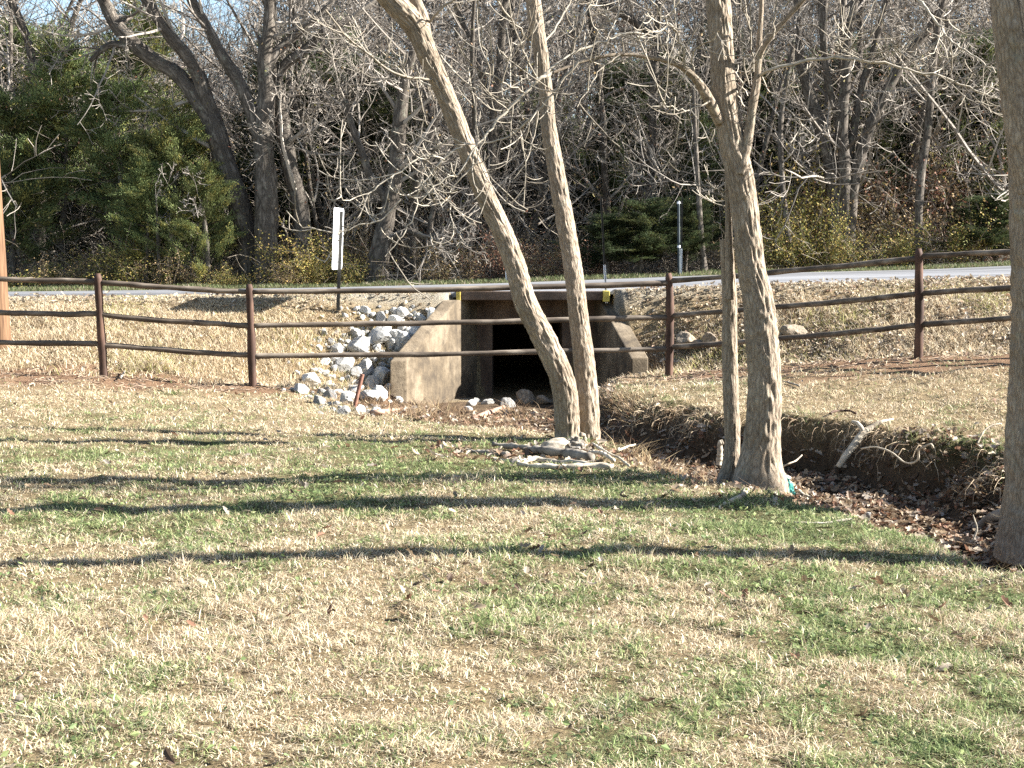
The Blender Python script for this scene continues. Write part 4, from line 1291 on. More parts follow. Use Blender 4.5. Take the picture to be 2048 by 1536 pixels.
# undergrowth that nobody could count: arching canes, brush and dead leaves
rng = np.random.default_rng(41)
def canes(n, y0, y1, xw, L, r, lo, hi, K=7, lean=0.9, hgt=None):
    Y = y0 + (y1 - y0) * rng.uniform(size=n) ** 1.2
    X = rng.uniform(-1, 1, n) * (0.3425 * Y + xw)
    keep = noise(X * 0.55, Y * 0.55, 51.0) + rng.uniform(-0.8, 0.8, n) > -0.25
    X, Y = X[keep], Y[keep]
    n = len(X)
    Z = terrain(X, Y) - 0.02
    a = rng.uniform(0, 6.283, n)
    ln = rng.uniform(*L, n)
    if hgt is not None: Z = Z + rng.uniform(0, 1, n) ** 1.3 * hgt
    d = np.stack((np.cos(a) * lean * rng.uniform(0.2, 1, n), np.sin(a) * lean * rng.uniform(0.2, 1, n), rng.uniform(0.5, 1, n) if hgt is None else rng.uniform(-0.5, 1, n)), 1)
    P = np.empty((n, K, 3))
    P[:, 0] = np.stack((X, Y, Z), 1)
    for k in range(1, K):
        d = d + rng.normal(0, 0.16, (n, 3)) + np.array((0, 0, -0.20 if hgt is None else 0.02)) * rng.uniform(0.2, 1.4, (n, 1))
        d /= np.linalg.norm(d, axis=1, keepdims=True)
        P[:, k] = P[:, k - 1] + d * (ln / (K - 1))[:, None]
    R = np.linspace(1, 0.45, K)[None] * (rng.uniform(*r, n))[:, None]
    V, Fs = tubes(P, R, 3)
    c = np.array(lo) + (np.array(hi) - np.array(lo)) * rng.uniform(size=(n, 1)) ** 1.5
    return V, Fs, np.repeat(c, K * 3, axis=0), P
bg = Bag()
V, Fs, C, P1 = canes(11000, 30.8, 36.0, 2.0, (0.5, 2.3), (0.003, 0.007), (0.10, 0.08, 0.06), (0.42, 0.36, 0.28))
bg.add(V, Fs, C)
V, Fs, C, P2 = canes(15000, 31.5, 40.0, 2.0, (0.5, 2.0), (0.004, 0.008), (0.09, 0.075, 0.06), (0.34, 0.28, 0.22), 6, 1.2, 6.0)
bg.add(V, Fs, C)
tag(link("undergrowth", bg.mesh("undergrowth", M['twig'])), "tangled brown canes and brush along the edge of the wood", "undergrowth", None, "stuff")
bg = Bag()
n = 26000
Y = 30.2 + 8 * rng.uniform(size=n) ** 1.3
X = rng.uniform(-1, 1, n) * (0.3425 * Y + 2)
hz = rng.uniform(size=n) ** 2.2 * 5.5
k = noise(X * 0.7, Y * 0.7, hz * 0.7 + 61) + rng.uniform(-0.6, 0.6, n) > 0.05
X, Y, hz = X[k], Y[k], hz[k]
n = len(X)
pal = np.array(tan + red + yel[2:] + [(0.16, 0.12, 0.08), (0.12, 0.10, 0.07)])
c = pal[rng.integers(0, len(pal), n)] * rng.uniform(0.5, 1.25, (n, 1))
bg.add(*leaf_quads(rng, np.stack((X, Y, terrain(X, Y) + hz), 1), rng.normal(0, 1, (n, 3)), rng.uniform(0.04, 0.085, n), rng.uniform(0.025, 0.05, n), c))
tag(link("dead_leaves", bg.mesh("dead_leaves", M['leaf'])), "brown and tan dead leaves hanging in the brush across the road", "dead leaves", None, "stuff")
# the wood far behind, where single trees run together
n = 26000
Y = rng.uniform(44, 85, n)
X = rng.uniform(-1, 1, n) * (0.3425 * Y + 4)
K = 5
ln = rng.uniform(1.0, 3.5, n)
zt_ = terrain(X, Y) + rng.uniform(0, 1, n) ** 0.9 * np.where((1024 + F * X / Y < 560) & (1024 + F * X / Y > 60), 5.0, 10.0)
P = np.empty((n, K, 3))
P[:, 0] = np.stack((X, Y, zt_), 1)
d = rng.normal(0, 0.6, (n, 3)) + np.array((0, 0, 0.7))
for k in range(1, K):
    d = d + rng.normal(0, 0.2, (n, 3))
    d /= np.linalg.norm(d, axis=1, keepdims=True)
    P[:, k] = P[:, k - 1] + d * (ln / (K - 1))[:, None]
V, Fs = tubes(P, np.linspace(1, 0.5, K)[None] * rng.uniform(0.008, 0.028, n)[:, None], 3)
c = np.array((0.06, 0.05, 0.04)) + (np.array((0.22, 0.185, 0.15)) - np.array((0.06, 0.05, 0.04))) * rng.uniform(size=(n, 1))
tag(link("far_wood", make_mesh("far_wood", V, Fs, M['twig'], np.repeat(c, K * 3, axis=0))), "far bare wood running together behind the nearer trees", "wood", None, "stuff")


# ------------------------------------------------------------------ stones
def ico(sub):
    import bmesh
    bm = bmesh.new()
    bmesh.ops.create_icosphere(bm, subdivisions=sub, radius=1.0)
    V = np.array([v.co[:] for v in bm.verts])
    Fv = np.array([[v.index for v in f.verts] for f in bm.faces])
    bm.free()
    return V, Fv
ICO_V, ICO_F = ico(4)
def rock_mesh(seed, mat):
    rng = np.random.default_rng(seed)
    nrm_ = rng.normal(size=(12, 3))
    nrm_ /= np.linalg.norm(nrm_, axis=1, keepdims=True)
    dist = rng.uniform(0.5, 0.95, 12)
    dot = ICO_V @ nrm_.T
    r = np.where(dot > 0.05, dist[None] / np.maximum(dot, 0.05), 9).min(axis=1)
    r = np.minimum(r, 1.1)
    r = r * (1 + 0.05 * noise(ICO_V[:, 0] * 3 + seed, ICO_V[:, 1] * 3, ICO_V[:, 2] * 3) + 0.03 * noise(ICO_V[:, 0] * 9 + seed, ICO_V[:, 1] * 9, ICO_V[:, 2] * 9))
    V = ICO_V * r[:, None] * np.array((1, rng.uniform(0.7, 1), rng.uniform(0.6, 0.85)))
    return make_mesh("rock", V, ICO_F, mat)
rocks = [rock_mesh(i, M['rock']) for i in range(9)]
rng = np.random.default_rng(3)
# the large ones that can be picked out: pixel, size in pixels, what sets it apart
BIG = [(503, 590, 0, 0)][:0] + [
    (672 + 98, 672, 46, "tall white block in the rock heap behind the two fence rails"), (802, 682, 44, "large white rock high in the heap close to the wing wall"),
    (782, 685, 26, "grey shaded rock left of the large rock by the wing wall"), (716, 690, 34, "flat white rock in the middle of the heap above the lower rail"),
    (757, 759, 40, "large rounded rock under the lower rail beside the wing wall's end"), (694, 732, 36, "white slab of rock below the lower rail in the middle of the heap"),
    (727, 738, 34, "angular rock below the lower rail, right of the white slab"), (739, 768, 34, "grey rock between the rusty pipe and the wing wall"),
    (619, 762, 42, "large flat white rock at the left foot of the heap"), (602, 778, 30, "white rock at the far left foot of the heap"),
    (673, 700, 30, "white rock just above the lower rail at the heap's left"), (764, 790, 36, "pale rock at the foot of the wing wall's front end"),
    (785, 782, 26, "small pale rock lying in straw before the wing wall"), (697, 800, 32, "white rock at the foot of the rusty pipe"),
    (738, 792, 40, "pale broad rock right of the rusty pipe"), (715, 747, 22, "pale rock behind the top of the rusty pipe"),
    (763, 637, 24, "white flat rock near the top of the heap above the middle rail"), (787, 642, 24, "white rock near the top of the heap, right of the flat one"),
    (866, 634, 28, "blue grey shaded rock at the top beside the wing wall"), (838, 655, 24, "shaded rock halfway up the wing wall"),
    (690, 822, 26, "small yellowish white rock in front of the rusty pipe"), (718, 822, 24, "small white rock beside the fallen brown pole")]
GR = "white riprap rocks beside the culvert"
used_r = []
def put_rock(u, v, wpx, label, name="rock", meshes=None, group=GR, sink=0.25, cat="rock", rise=0.0):
    p = hit(u, v + wpx * 0.25)
    s = wpx * p[1] / F / 2 * 1.3
    used_r.append((u, v, wpx))
    o = bpy.data.objects.new(name, (meshes or rocks)[int(rng.integers(0, len(meshes or rocks)))])
    COL.objects.link(o)
    o.location = (p[0], p[1], p[2] + s * (0.6 - sink) + rise)
    o.rotation_euler = (rng.uniform(-0.5, 0.5), rng.uniform(-0.5, 0.5), rng.uniform(0, 6.28))
    o.scale = (s * 1.05, s * 1.05, s * rng.uniform(0.95, 1.2))
    tag(o, label, cat, group)
    return o
for u, v, w, lb in BIG:
    put_rock(u, v, w, lb)
n = 0
while n < 160:
    # the heap runs diagonally along the wing wall's outer side
    t = rng.uniform()
    v = 622 + 205 * t
    right = np.interp(v, [622, 660, 720, 775, 800, 830], [895, 850, 785, 780, 800, 740])
    left = np.interp(v, [622, 660, 720, 775, 800, 830], [735, 690, 640, 592, 610, 680])
    u = left + (right - left) * rng.uniform() ** 0.75
    w = 9 + 19 * rng.uniform() ** 1.4
    if rng.uniform() < 0.35: u -= rng.uniform(0, 60); v -= rng.uniform(0, 12); w *= 0.7
    if any((u - a) ** 2 + (v - b) ** 2 < (0.40 * (w + c)) ** 2 for a, b, c in used_r): 
        if rng.uniform() < 0.97: continue
    put_rock(u, v, w, "small white rock packed among the larger ones in the heap left of the culvert", sink=0.5)
    n += 1
# stones at the culvert's mouth and behind the fence
tanr = [rock_mesh(40 + i, M['rock_tan']) for i in range(4)]
GM = "stones at the culvert mouth"
for u, v, w, lb in ((1016, 806, 34, "big white stone in the creek before the culvert mouth"), (975, 803, 26, "flat white stone left of the big one in the creek"),
                    (940, 806, 24, "pale stone in the creek under the wing wall's inner face"), (952, 800, 18, "small pale stone at the dark culvert mouth"),
                    (938, 816, 20, "pale stone beside the lying brown log")):
    put_rock(u, v, w * 0.8, lb, "stone", rocks, GM, 0.45, "stone")
for u, v, w, lb in ((1053, 797, 46, "brown slab stone leaning at the culvert mouth"), (1085, 800, 36, "brown stone against the left twin trunk at the culvert mouth")):
    put_rock(u, v, w * 0.85, lb, "stone", tanr, GM, 0.45, "stone")
for u, v, w, lb in ((1378, 678, 46, "pale flat boulder behind the fence right of the culvert"), (1416, 680, 38, "brown boulder behind the fence beside the slender stem"), (1590, 662, 40, "flat stone on the bank right of the forked tree"),
                    (1395, 688, 26, "low stone before the pale flat boulder")):
    put_rock(u, v, w, lb, "boulder", tanr, "boulders on the bank behind the fence", 0.35, "boulder")
put_rock(1735, 1033, 14, "small white stone in the leaf litter by the creek", "stone", rocks, None, 0.1, "stone")

# ------------------------------------------------------------------ fallen wood, pipe, rag
def log(name, label, lst, mat, w0, w1, lift=0.02, cat="branch", n=40, ends=None, S=14, parent=None, rag=0.3, air=None):
    """lst: pixels on the ground (or (u, v, Y) in the air)"""
    P = np.array([hit(p[0], p[1]) if len(p) == 2 else at(*p) for p in lst])
    on = np.array([len(p) == 2 for p in lst])
    Q = catmull(P, n)
    if on.all():
        g = terrain(Q[:, 0], Q[:, 1])
        Q[:, 2] = np.maximum(Q[:, 2], g) + lift
    R = np.linspace(w0, w1, n)
    sd = P[0, 0] * 7
    R = R * (1 + rag * noise(np.arange(n) * 0.6, sd + 0 * np.arange(n)))
    V, Fs = tubes(Q[None], np.maximum(R, 0.002)[None], S, True)
    V = V + ((0.30 if parent is None and air is None else 0.10) * float(np.mean(R)) * noise(V[:, 0] * 22, V[:, 1] * 40, V[:, 2] * 40) + 0.12 * float(np.mean(R)) * noise(V[:, 0] * 70, V[:, 1] * 90, V[:, 2] * 90))[:, None] * np.array((0.3, 0.8, 1.0))
    o3 = P[0].copy()
    if parent is not None: o3 = np.array(parent.location)
    me = make_mesh(name, V - o3, Fs, mat, None, None, True)
    if parent is not None: return link(name, me, parent)
    return tag(link(name, me, None, tuple(o3)), label, cat)
log("driftwood_log", "thick grey log tapering to the left at the foot of the twin trunks", [(985, 901), (1030, 906), (1090, 914), (1140, 922), (1182, 928)], M['wood_grey'], 0.018, 0.045, 0.05, "log")
log("driftwood_stick", "thin brownish log pointing left beyond the grey log", [(922, 904), (950, 908), (985, 911), (1015, 914)], M['wood_grey'], 0.012, 0.025, 0.02, "log")
log("driftwood_log", "rough pale grey log lying between the grey log and the cream one", [(1040, 930), (1068, 924), (1120, 930), (1180, 936), (1228, 938)], M['wood_pale'], 0.025, 0.02, 0.02, "log")
log("driftwood_log", "smooth cream log lying lowest at the grass edge", [(1035, 938), (1080, 942), (1140, 943), (1190, 942), (1222, 944)], M['wood_pale'], 0.018, 0.024, 0.035, "log")
log("driftwood_stick", "short broken pale stick left of the cream log", [(972, 922), (1005, 925), (1036, 930)], M['wood_pale'], 0.014, 0.02, 0.02, "stick")
log("driftwood_stick", "thin pale stick slanting right from the twin trunks", [(1185, 900), (1215, 918), (1240, 932), (1258, 945)], M['wood_pale'], 0.012, 0.009, 0.05, "stick")
log("driftwood_stick", "thicker pale stick beside the slanting one", [(1180, 918), (1205, 920), (1228, 935)], M['wood_pale'], 0.018, 0.014, 0.05, "stick")
log("driftwood_stick", "short curved stick at the dark creek hole", [(1236, 922), (1252, 914), (1270, 912)], M['wood_pale'], 0.010, 0.008, 0.08, "stick")
log("broken_stub", "short upright pale stub of root at the foot of the twin trunks", [(1166, 900, 12.75), (1169, 885, 12.75), (1168, 872, 12.74), (1160, 868, 12.72)], M['wood_pale'], 0.024, 0.016, 0, "stub")
# broad pale wedge of root
w0 = hit(1110, 908)
Vw = ICO_V * np.array((0.14, 0.11, 0.06))
Vw = Vw * (1 + 0.22 * noise(ICO_V[:, 0] * 2.2, ICO_V[:, 1] * 2.2, ICO_V[:, 2] * 2.2))[:, None]
Vw[:, 2] += Vw[:, 0] * 0.12
tag(link("root_wedge", make_mesh("root_wedge", Vw, ICO_F, M['wood_pale'], None, None, True), None, tuple(w0 + np.array((0, 0, 0.06)))), "broad cream wedge of dead root before the twin trunks", "root")
w0 = hit(1150, 906)
Vw = ICO_V * np.array((0.075, 0.07, 0.075))
Vw = Vw * (1 + 0.35 * noise(ICO_V[:, 0] * 3.2, ICO_V[:, 1] * 3.2, ICO_V[:, 2] * 3.2 + 4))[:, None]
tag(link("root_clod", make_mesh("root_clod", Vw, ICO_F, M['wood_grey'], None, None, False), None, tuple(w0 + np.array((0, 0, 0.05)))), "brown broken root stump between the cream wedge and the pale stub", "root")
PY = hit(709, 816)[1] - 0.15
log("rusty_pipe", "rust brown pipe leaning out of the white rocks", [(709, 818, PY), (713, 797, PY + .02), (722, 760, PY + .05), (725, 748, PY + .06)], M['rust'], 0.023, 0.023, 0, "pipe", 24, None, 14, None, 0.03, True)
log("fallen_pole", "pinkish brown pole lying at the foot of the white rocks", [(742, 831), (770, 829), (800, 824), (830, 819)], M['wood_pink'], 0.026, 0.018, 0.03, "pole")
log("fallen_log", "short pinkish brown log lying in the creek before the culvert", [(944, 843), (965, 835), (985, 828), (1006, 820)], M['wood_pink'], 0.03, 0.036, 0.03, "log")
log("dead_stick", "stick standing in the dirt right of the leftmost full fence post", [(241, 765), (246, 758), (250, 750)], M['wood_grey'], 0.014, 0.01, 0.05, "stick")
log("dead_stick", "dark thin stick lying on the straw right of the forked tree", [(1567, 766), (1580, 770), (1598, 776)], M['wood_grey'], 0.008, 0.010, 0.02, "stick")
log("dead_stick", "curved dark root on top of the cut bank", [(1660, 834), (1675, 829), (1695, 828), (1712, 833)], M['fence'], 0.012, 0.010, 0.03, "root")
log("dead_stick", "long thin pale stick lying in the leaf litter at the lawn edge", [(1588, 1052), (1625, 1054), (1665, 1052), (1705, 1046)], M['wood_pale'], 0.006, 0.008, 0.02, "stick")
log("dead_stick", "pale twig standing out of the creek right of the forked trunk", [(1565, 934, 11.4), (1580, 926, 11.4), (1592, 921, 11.5), (1604, 910, 11.6)], M['wood_pale'], 0.006, 0.005, 0, "stick")
log("broken_stub", "short white upright stub behind the slender stem", [(1438, 930, 12.6), (1440, 905, 12.6), (1440, 888, 12.6), (1446, 884, 12.6)], M['wood_pale'], 0.028, 0.022, 0, "stub")

fb = hit(1684, 930)
fb[1] -= 0.35
fb[2] = tz(fb[0], fb[1])
FB = thing("fallen_branch", "pale forked branch standing out of the leafy creek bed against the cut bank", "branch", tuple(fb))
Yb = fb[1]
log("stem", None, [(1676, 934, Yb), (1690, 914, Yb), (1706, 893, Yb + .05), (1722, 872, Yb + .1), (1735, 862, Yb + .12)], M['wood_pale'], 0.026, 0.040, 0, parent=FB, rag=0.08)
log("limb", None, [(1728, 868, Yb + .1), (1722, 855, Yb + .12), (1714, 846, Yb + .16), (1704, 843, Yb + .2)], M['wood_pale'], 0.026, 0.012, 0, parent=FB, rag=0.08)
log("limb", None, [(1732, 862, Yb + .12), (1748, 851, Yb + .16), (1765, 843, Yb + .2), (1786, 838, Yb + .3)], M['wood_pale'], 0.030, 0.007, 0, parent=FB, rag=0.08)
tb2 = hit(1742, 905)
log("curved_twig", "thin pale curled twig arching over the creek right of the forked branch", [(1722, 897, 12.2), (1752, 894, 12.1), (1785, 906, 12.0), (1808, 924, 11.95), (1825, 926, 11.9), (1836, 918, 11.85), (1838, 900, 11.8), (1850, 893, 11.75), (1862, 888, 11.7), (1866, 896, 11.7)], M['wood_pale'], 0.005, 0.010, 0, "twig", 50)
log("curved_twig", "thin pale twig leaning on the bank near the right edge tree", [(1955, 887, 11.3), (1968, 862, 11.35), (1985, 850, 11.4), (2003, 847, 11.45)], M['wood_pale'], 0.008, 0.004, 0, "twig", 24)
log("curved_twig", "branched pale dead twig in the dark hollow by the right edge tree", [(1946, 1080, 9.0), (1954, 1058, 9.0), (1950, 1042, 9.0), (1946, 1030, 9.0)], M['wood_pale'], 0.007, 0.003, 0, "twig", 16)

tq = hit(1575, 992)
Vw = ICO_V * np.array((0.048, 0.045, 0.075))
Vw = Vw * (1 + 0.35 * noise(ICO_V[:, 0] * 2.5, ICO_V[:, 1] * 2.5, ICO_V[:, 2] * 2.5) + 0.22 * noise(ICO_V[:, 0] * 6, ICO_V[:, 1] * 6, ICO_V[:, 2] * 6))[:, None]
Vw[:, 0] -= Vw[:, 2] * 0.25
tag(link("crumpled_rag", make_mesh("crumpled_rag", Vw, ICO_F, M['teal'], None, None, True), None, tuple(tq + np.array((0, 0, 0.06)))), "crumpled teal rag caught at the forked tree's foot", "rag")

# ------------------------------------------------------------------ grass, weeds, leaves
rng = np.random.default_rng(8)
def blades(x, y, h, w, lean, col, z=None):
    n = len(x)
    if z is None: z = terrain(x, y) - 0.004
    a = rng.uniform(0, 6.283, n)
    b = rng.uniform(0, 6.283, n)
    X = np.stack((np.cos(a), np.sin(a), 0 * a), 1)
    Ld = np.stack((np.cos(b), np.sin(b), 0 * a), 1) * (lean * h)[:, None]
    P = np.stack((x, y, z), 1)
    up = np.array((0, 0, 1.0))
    hz = h * np.sqrt(np.maximum(1 - (0.7 * np.minimum(lean, 1.2)) ** 2, 0.15))
    mid = P + up * (hz * 0.58)[:, None] + Ld * 0.32
    tip = P + up * hz[:, None] + Ld
    W = X * (w / 2)[:, None]
    V = np.stack((P - W, P + W, mid + W * 0.8, mid - W * 0.8, tip), 1).reshape(-1, 3)
    i = np.arange(n)[:, None] * 5
    return V, [i + np.array([[0, 1, 2, 3]]), i + np.array([[3, 2, 4]])], np.repeat(col, 5, axis=0)

STRAW = np.array([(0.69, 0.58, 0.385), (0.63, 0.52, 0.345), (0.73, 0.64, 0.47), (0.49, 0.39, 0.255), (0.61, 0.52, 0.39), (0.33, 0.24, 0.145), (0.22, 0.155, 0.095), (0.40, 0.32, 0.22)])
GREEN = np.array([(0.20, 0.25, 0.095), (0.25, 0.29, 0.12), (0.15, 0.20, 0.075), (0.34, 0.345, 0.17), (0.12, 0.16, 0.07)])
def scatter(n, y0, y1, pw, margin):
    """points in the strip seen by the camera plus a margin, thinning with distance"""
    Y = y0 + (y1 - y0) * rng.uniform(size=int(n)) ** pw
    X = rng.uniform(-1, 1, int(n)) * (0.3425 * Y + margin)
    return X, Y
def lawn_cols(x, y):
    g = green_share(x, y)
    isg = rng.uniform(size=len(x)) < g * 0.92 + 0.05
    c = np.where(isg[:, None], GREEN[rng.integers(0, len(GREEN), len(x))], STRAW[rng.integers(0, len(STRAW), len(x))])
    return c * rng.uniform(0.55, 1.28, (len(x), 1)), isg
X, Y = [], []
for y0, y1, dens in ((4.0, 5.5, 19000), (5.5, 7.0, 15000), (7.0, 9.0, 10000), (9.0, 11.5, 6000), (11.5, 14.5, 3200), (14.5, 18.6, 2000)):
    area = (y1 - y0) * 2 * (0.3425 * (y0 + y1) / 2 + 1.0)
    n = int(area * dens)
    yy = rng.uniform(y0, y1, n)
    X.append(rng.uniform(-1, 1, n) * (0.3425 * yy + 1.0))
    Y.append(yy)
X, Y = np.concatenate(X), np.concatenate(Y)
cmx, _, sd = creek_mask(X, Y)
d_ = dirt_share(X, Y)
far_side = (sd > 0)
thin = noise(X * 1.9, Y * 1.9, 71.0) * 0.5 + noise(X * 5, Y * 5, 72.0) * 0.4
clump = noise(X * 13, Y * 13, 75.0) + 0.6 * noise(X * 27, Y * 27, 76.0)
keep = (rng.uniform(size=len(X)) < 0.80 + 0.7 * clump) & (cmx < np.where(far_side, 0.30, 0.10) + 0.10 * noise(X * 4, Y * 4, 3.0)) & (rng.uniform(size=len(X)) > d_ * 0.93) & (Y < fence_y(X) + 0.1) & (rng.uniform(size=len(X)) < 0.98 + 0.45 * thin)
X, Y, far_side, thin, clump = X[keep], Y[keep], far_side[keep], thin[keep], clump[keep]
c, isg = lawn_cols(X, Y)
tuft = (1 + 0.55 * np.clip(clump, -0.8, 0.9)) * np.clip(1 + 0.45 * noise(X * 3.3, Y * 3.3, 73.0) + 0.35 * noise(X * 9, Y * 9, 74.0), 0.35, 2)
h = rng.uniform(0.016, 0.045, len(X)) * tuft * np.where(isg, 1.0, 0.92)
h = h * np.where(far_side & (Y > 11), 1.1, 1.0) * (1 + 0.2 * smooth((Y - 12) / 4))
lying = rng.uniform(size=len(X)) < 0.42
h = np.where(lying, h * 0.6, h)
dist_w = 0.0023 + 0.00027 * Y
w = dist_w * rng.uniform(0.7, 1.35, len(X)) * np.where(isg, 1.1, 1.0)
V, Fs, C = blades(X, Y, h, w, np.where(lying, rng.uniform(1.2, 3.4, len(X)), rng.uniform(0.3, 2.0, len(X))), c, terrain(X, Y) + 0.004)
tag(link("lawn_grass", make_mesh("lawn_grass", V, Fs, M['grass'], C)), "short patchy lawn of green and straw coloured grass", "grass", None, "stuff")

# straw on the embankment and along the road
n = 230000
X, Y = scatter(n, 17.2, 21.5, 0.95, 1.2)
right = smooth((X - 1.3) / 0.7)
keep = (Y > fence_y(X) + 0.05) & (rng.uniform(size=n) > dirt_share(X, Y) * 0.9) & (rng.uniform(size=n) > right * 0.35)
keep &= ~((X > wing_left(Y) - 0.3) & (X < wing_right(Y) + 0.3) & (Y > 19.3))
cmx, _, _ = creek_mask(X, Y)
keep &= (cmx < 0.3)
uu = 1024 + F * X / Y
heap = (X < -0.9) & (X > -3.0) & (X > wing_left(Y) - 1.5) & (Y > 18.6)
keep &= ~(heap & (rng.uniform(size=n) < 0.3))
X, Y = X[keep], Y[keep]
n = len(X)
isg = rng.uniform(size=n) < np.clip(0.10 + 0.35 * noise(X * 1.1, Y * 1.1, 81.0), 0, 0.5)
c = np.where(isg[:, None], np.array((0.34, 0.33, 0.12)), STRAW[rng.integers(0, len(STRAW), n)]) * rng.uniform(0.75, 1.2, (n, 1))
h = rng.uniform(0.05, 0.13, n) * np.clip(1 + 0.5 * noise(X * 2.5, Y * 2.5, 82.0), 0.4, 1.6) * (1 - 0.68 * smooth((Y - 20.3) / 0.8))
V, Fs, C = blades(X, Y, h, rng.uniform(0.005, 0.010, n), rng.uniform(0.4, 1.25, n), c)
tag(link("embankment_grass", make_mesh("embankment_grass", V, Fs, M['grass'], C)), "long dry straw coloured grass on the road embankment", "grass", None, "stuff")
n = 42000
X, Y = scatter(n, ROAD_Y1 + 0.08, 31.2, 1.5, 2.0)
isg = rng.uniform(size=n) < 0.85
c = np.where(isg[:, None], GREEN[rng.integers(0, len(GREEN), n)] * 0.55, 0.5 * STRAW[rng.integers(0, len(STRAW), n)]) * rng.uniform(0.7, 1.15, (n, 1))  # blade colours scaled down to stand in for the wood's shade
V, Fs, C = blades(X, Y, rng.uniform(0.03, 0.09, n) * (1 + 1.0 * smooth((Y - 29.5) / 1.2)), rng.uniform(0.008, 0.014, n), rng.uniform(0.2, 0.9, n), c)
tag(link("verge_grass", make_mesh("verge_grass", V, Fs, M['grass'], C)), "green grass verge along the far side of the road, colour darkened for shade", "grass", None, "stuff")

# dead weeds hanging on the creek banks
n = 190000
X, Y = scatter(n, 7.0, 19.8, 0.9, 1.0)
cmx, _, sd = creek_mask(X, Y)
wgt = np.exp(-((cmx - 0.30) / 0.28) ** 2) * np.where(sd > 0, 1.0, 0.75)
mouth = smooth((Y - 13.2) / 0.6) * smooth((cmx - 0.05) / 0.08) * smooth((1.3 - X) / 0.4) * (0.35 + 0.65 * smooth((0.95 - cmx) / 0.3))
wgt = np.maximum(wgt * smooth((cmx - 0.04) / 0.06), mouth)
keep = (rng.uniform(size=n) < wgt) & (noise(X * 2.2, Y * 2.2, 91.0) + rng.uniform(-0.5, 0.5, n) > -0.25)
X, Y = X[keep], Y[keep]
n = len(X)
pal = np.array([(0.42, 0.32, 0.18), (0.50, 0.40, 0.24), (0.26, 0.17, 0.10), (0.18, 0.12, 0.08), (0.34, 0.24, 0.14)])
c = pal[rng.integers(0, 5, n)] * rng.uniform(0.6, 1.2, (n, 1))
mo = (Y > 13.6) & (X < 1.2) & (noise(X * 1.8, Y * 1.5, 43.0) > -0.25)
c = np.where(mo[:, None], pal[2 + rng.integers(0, 3, n)] * rng.uniform(0.5, 1.1, (n, 1)), c)
h = rng.uniform(0.05, 0.20, n) * np.clip(1 + 0.9 * noise(X * 2.2, Y * 2.2, 92.0), 0.3, 2)
V, Fs, C = blades(X, Y, h, 0.003 + 0.0002 * Y * rng.uniform(0.8, 1.5, n), rng.uniform(0.5, 1.9, n), c)
tag(link("bank_weeds", make_mesh("bank_weeds", V, Fs, M['grass'], C)), "dead brown weeds hanging over the creek banks", "weeds", None, "stuff")

# thin roots hanging from the cut bank
n = 60000
X, Y = scatter(n, 8.5, 16.5, 0.9, 0.8)
cmx, _, sd = creek_mask(X, Y)
keep = (sd > 0) & (cmx > 0.03) & (cmx < 0.5) & (rng.uniform(size=n) < 1.1 - 1.8 * cmx) & (noise(X * 2.2, Y * 2.2, 93.0) + rng.uniform(-0.5, 0.5, n) > -0.05)
X, Y = X[keep], Y[keep]
n = len(X)
e_ = 0.05
gx_ = creek_mask(X + e_, Y)[0] - creek_mask(X - e_, Y)[0]
gy_ = creek_mask(X, Y + e_)[0] - creek_mask(X, Y - e_)[0]
gl = np.maximum(np.hypot(gx_, gy_), 1e-6)
K = 6
P = np.empty((n, K, 3))
out_ = np.stack((gx_ / gl, gy_ / gl, np.zeros(n)), 1)
ln = rng.uniform(0.08, 0.34, n)
P[:, 0] = np.stack((X, Y, terrain(X, Y) - 0.01), 1)
sidew = rng.normal(0, 0.35, (n, 1)) * np.stack((-out_[:, 1], out_[:, 0], np.zeros(n)), 1)
for k in range(1, K):
    dv = out_ * (1.0 - 0.17 * k) + sidew + np.array((0, 0, 0.62 - 0.34 * k)) + rng.normal(0, 0.17, (n, 3))
    dv /= np.linalg.norm(dv, axis=1, keepdims=True)
    P[:, k] = P[:, k - 1] + dv * (ln / (K - 1))[:, None]
V, Fs = tubes(P, np.linspace(1, 0.4, K)[None] * rng.uniform(0.002, 0.0045, n)[:, None], 3)
c = np.array((0.16, 0.11, 0.07)) + rng.uniform(size=(n, 1)) * np.array((0.42, 0.35, 0.24))
tag(link("hanging_roots", make_mesh("hanging_roots", V, Fs, M['twig'], np.repeat(c, K * 3, axis=0))), "thin roots and dry stems hanging over the cut creek bank", "roots", None, "stuff")

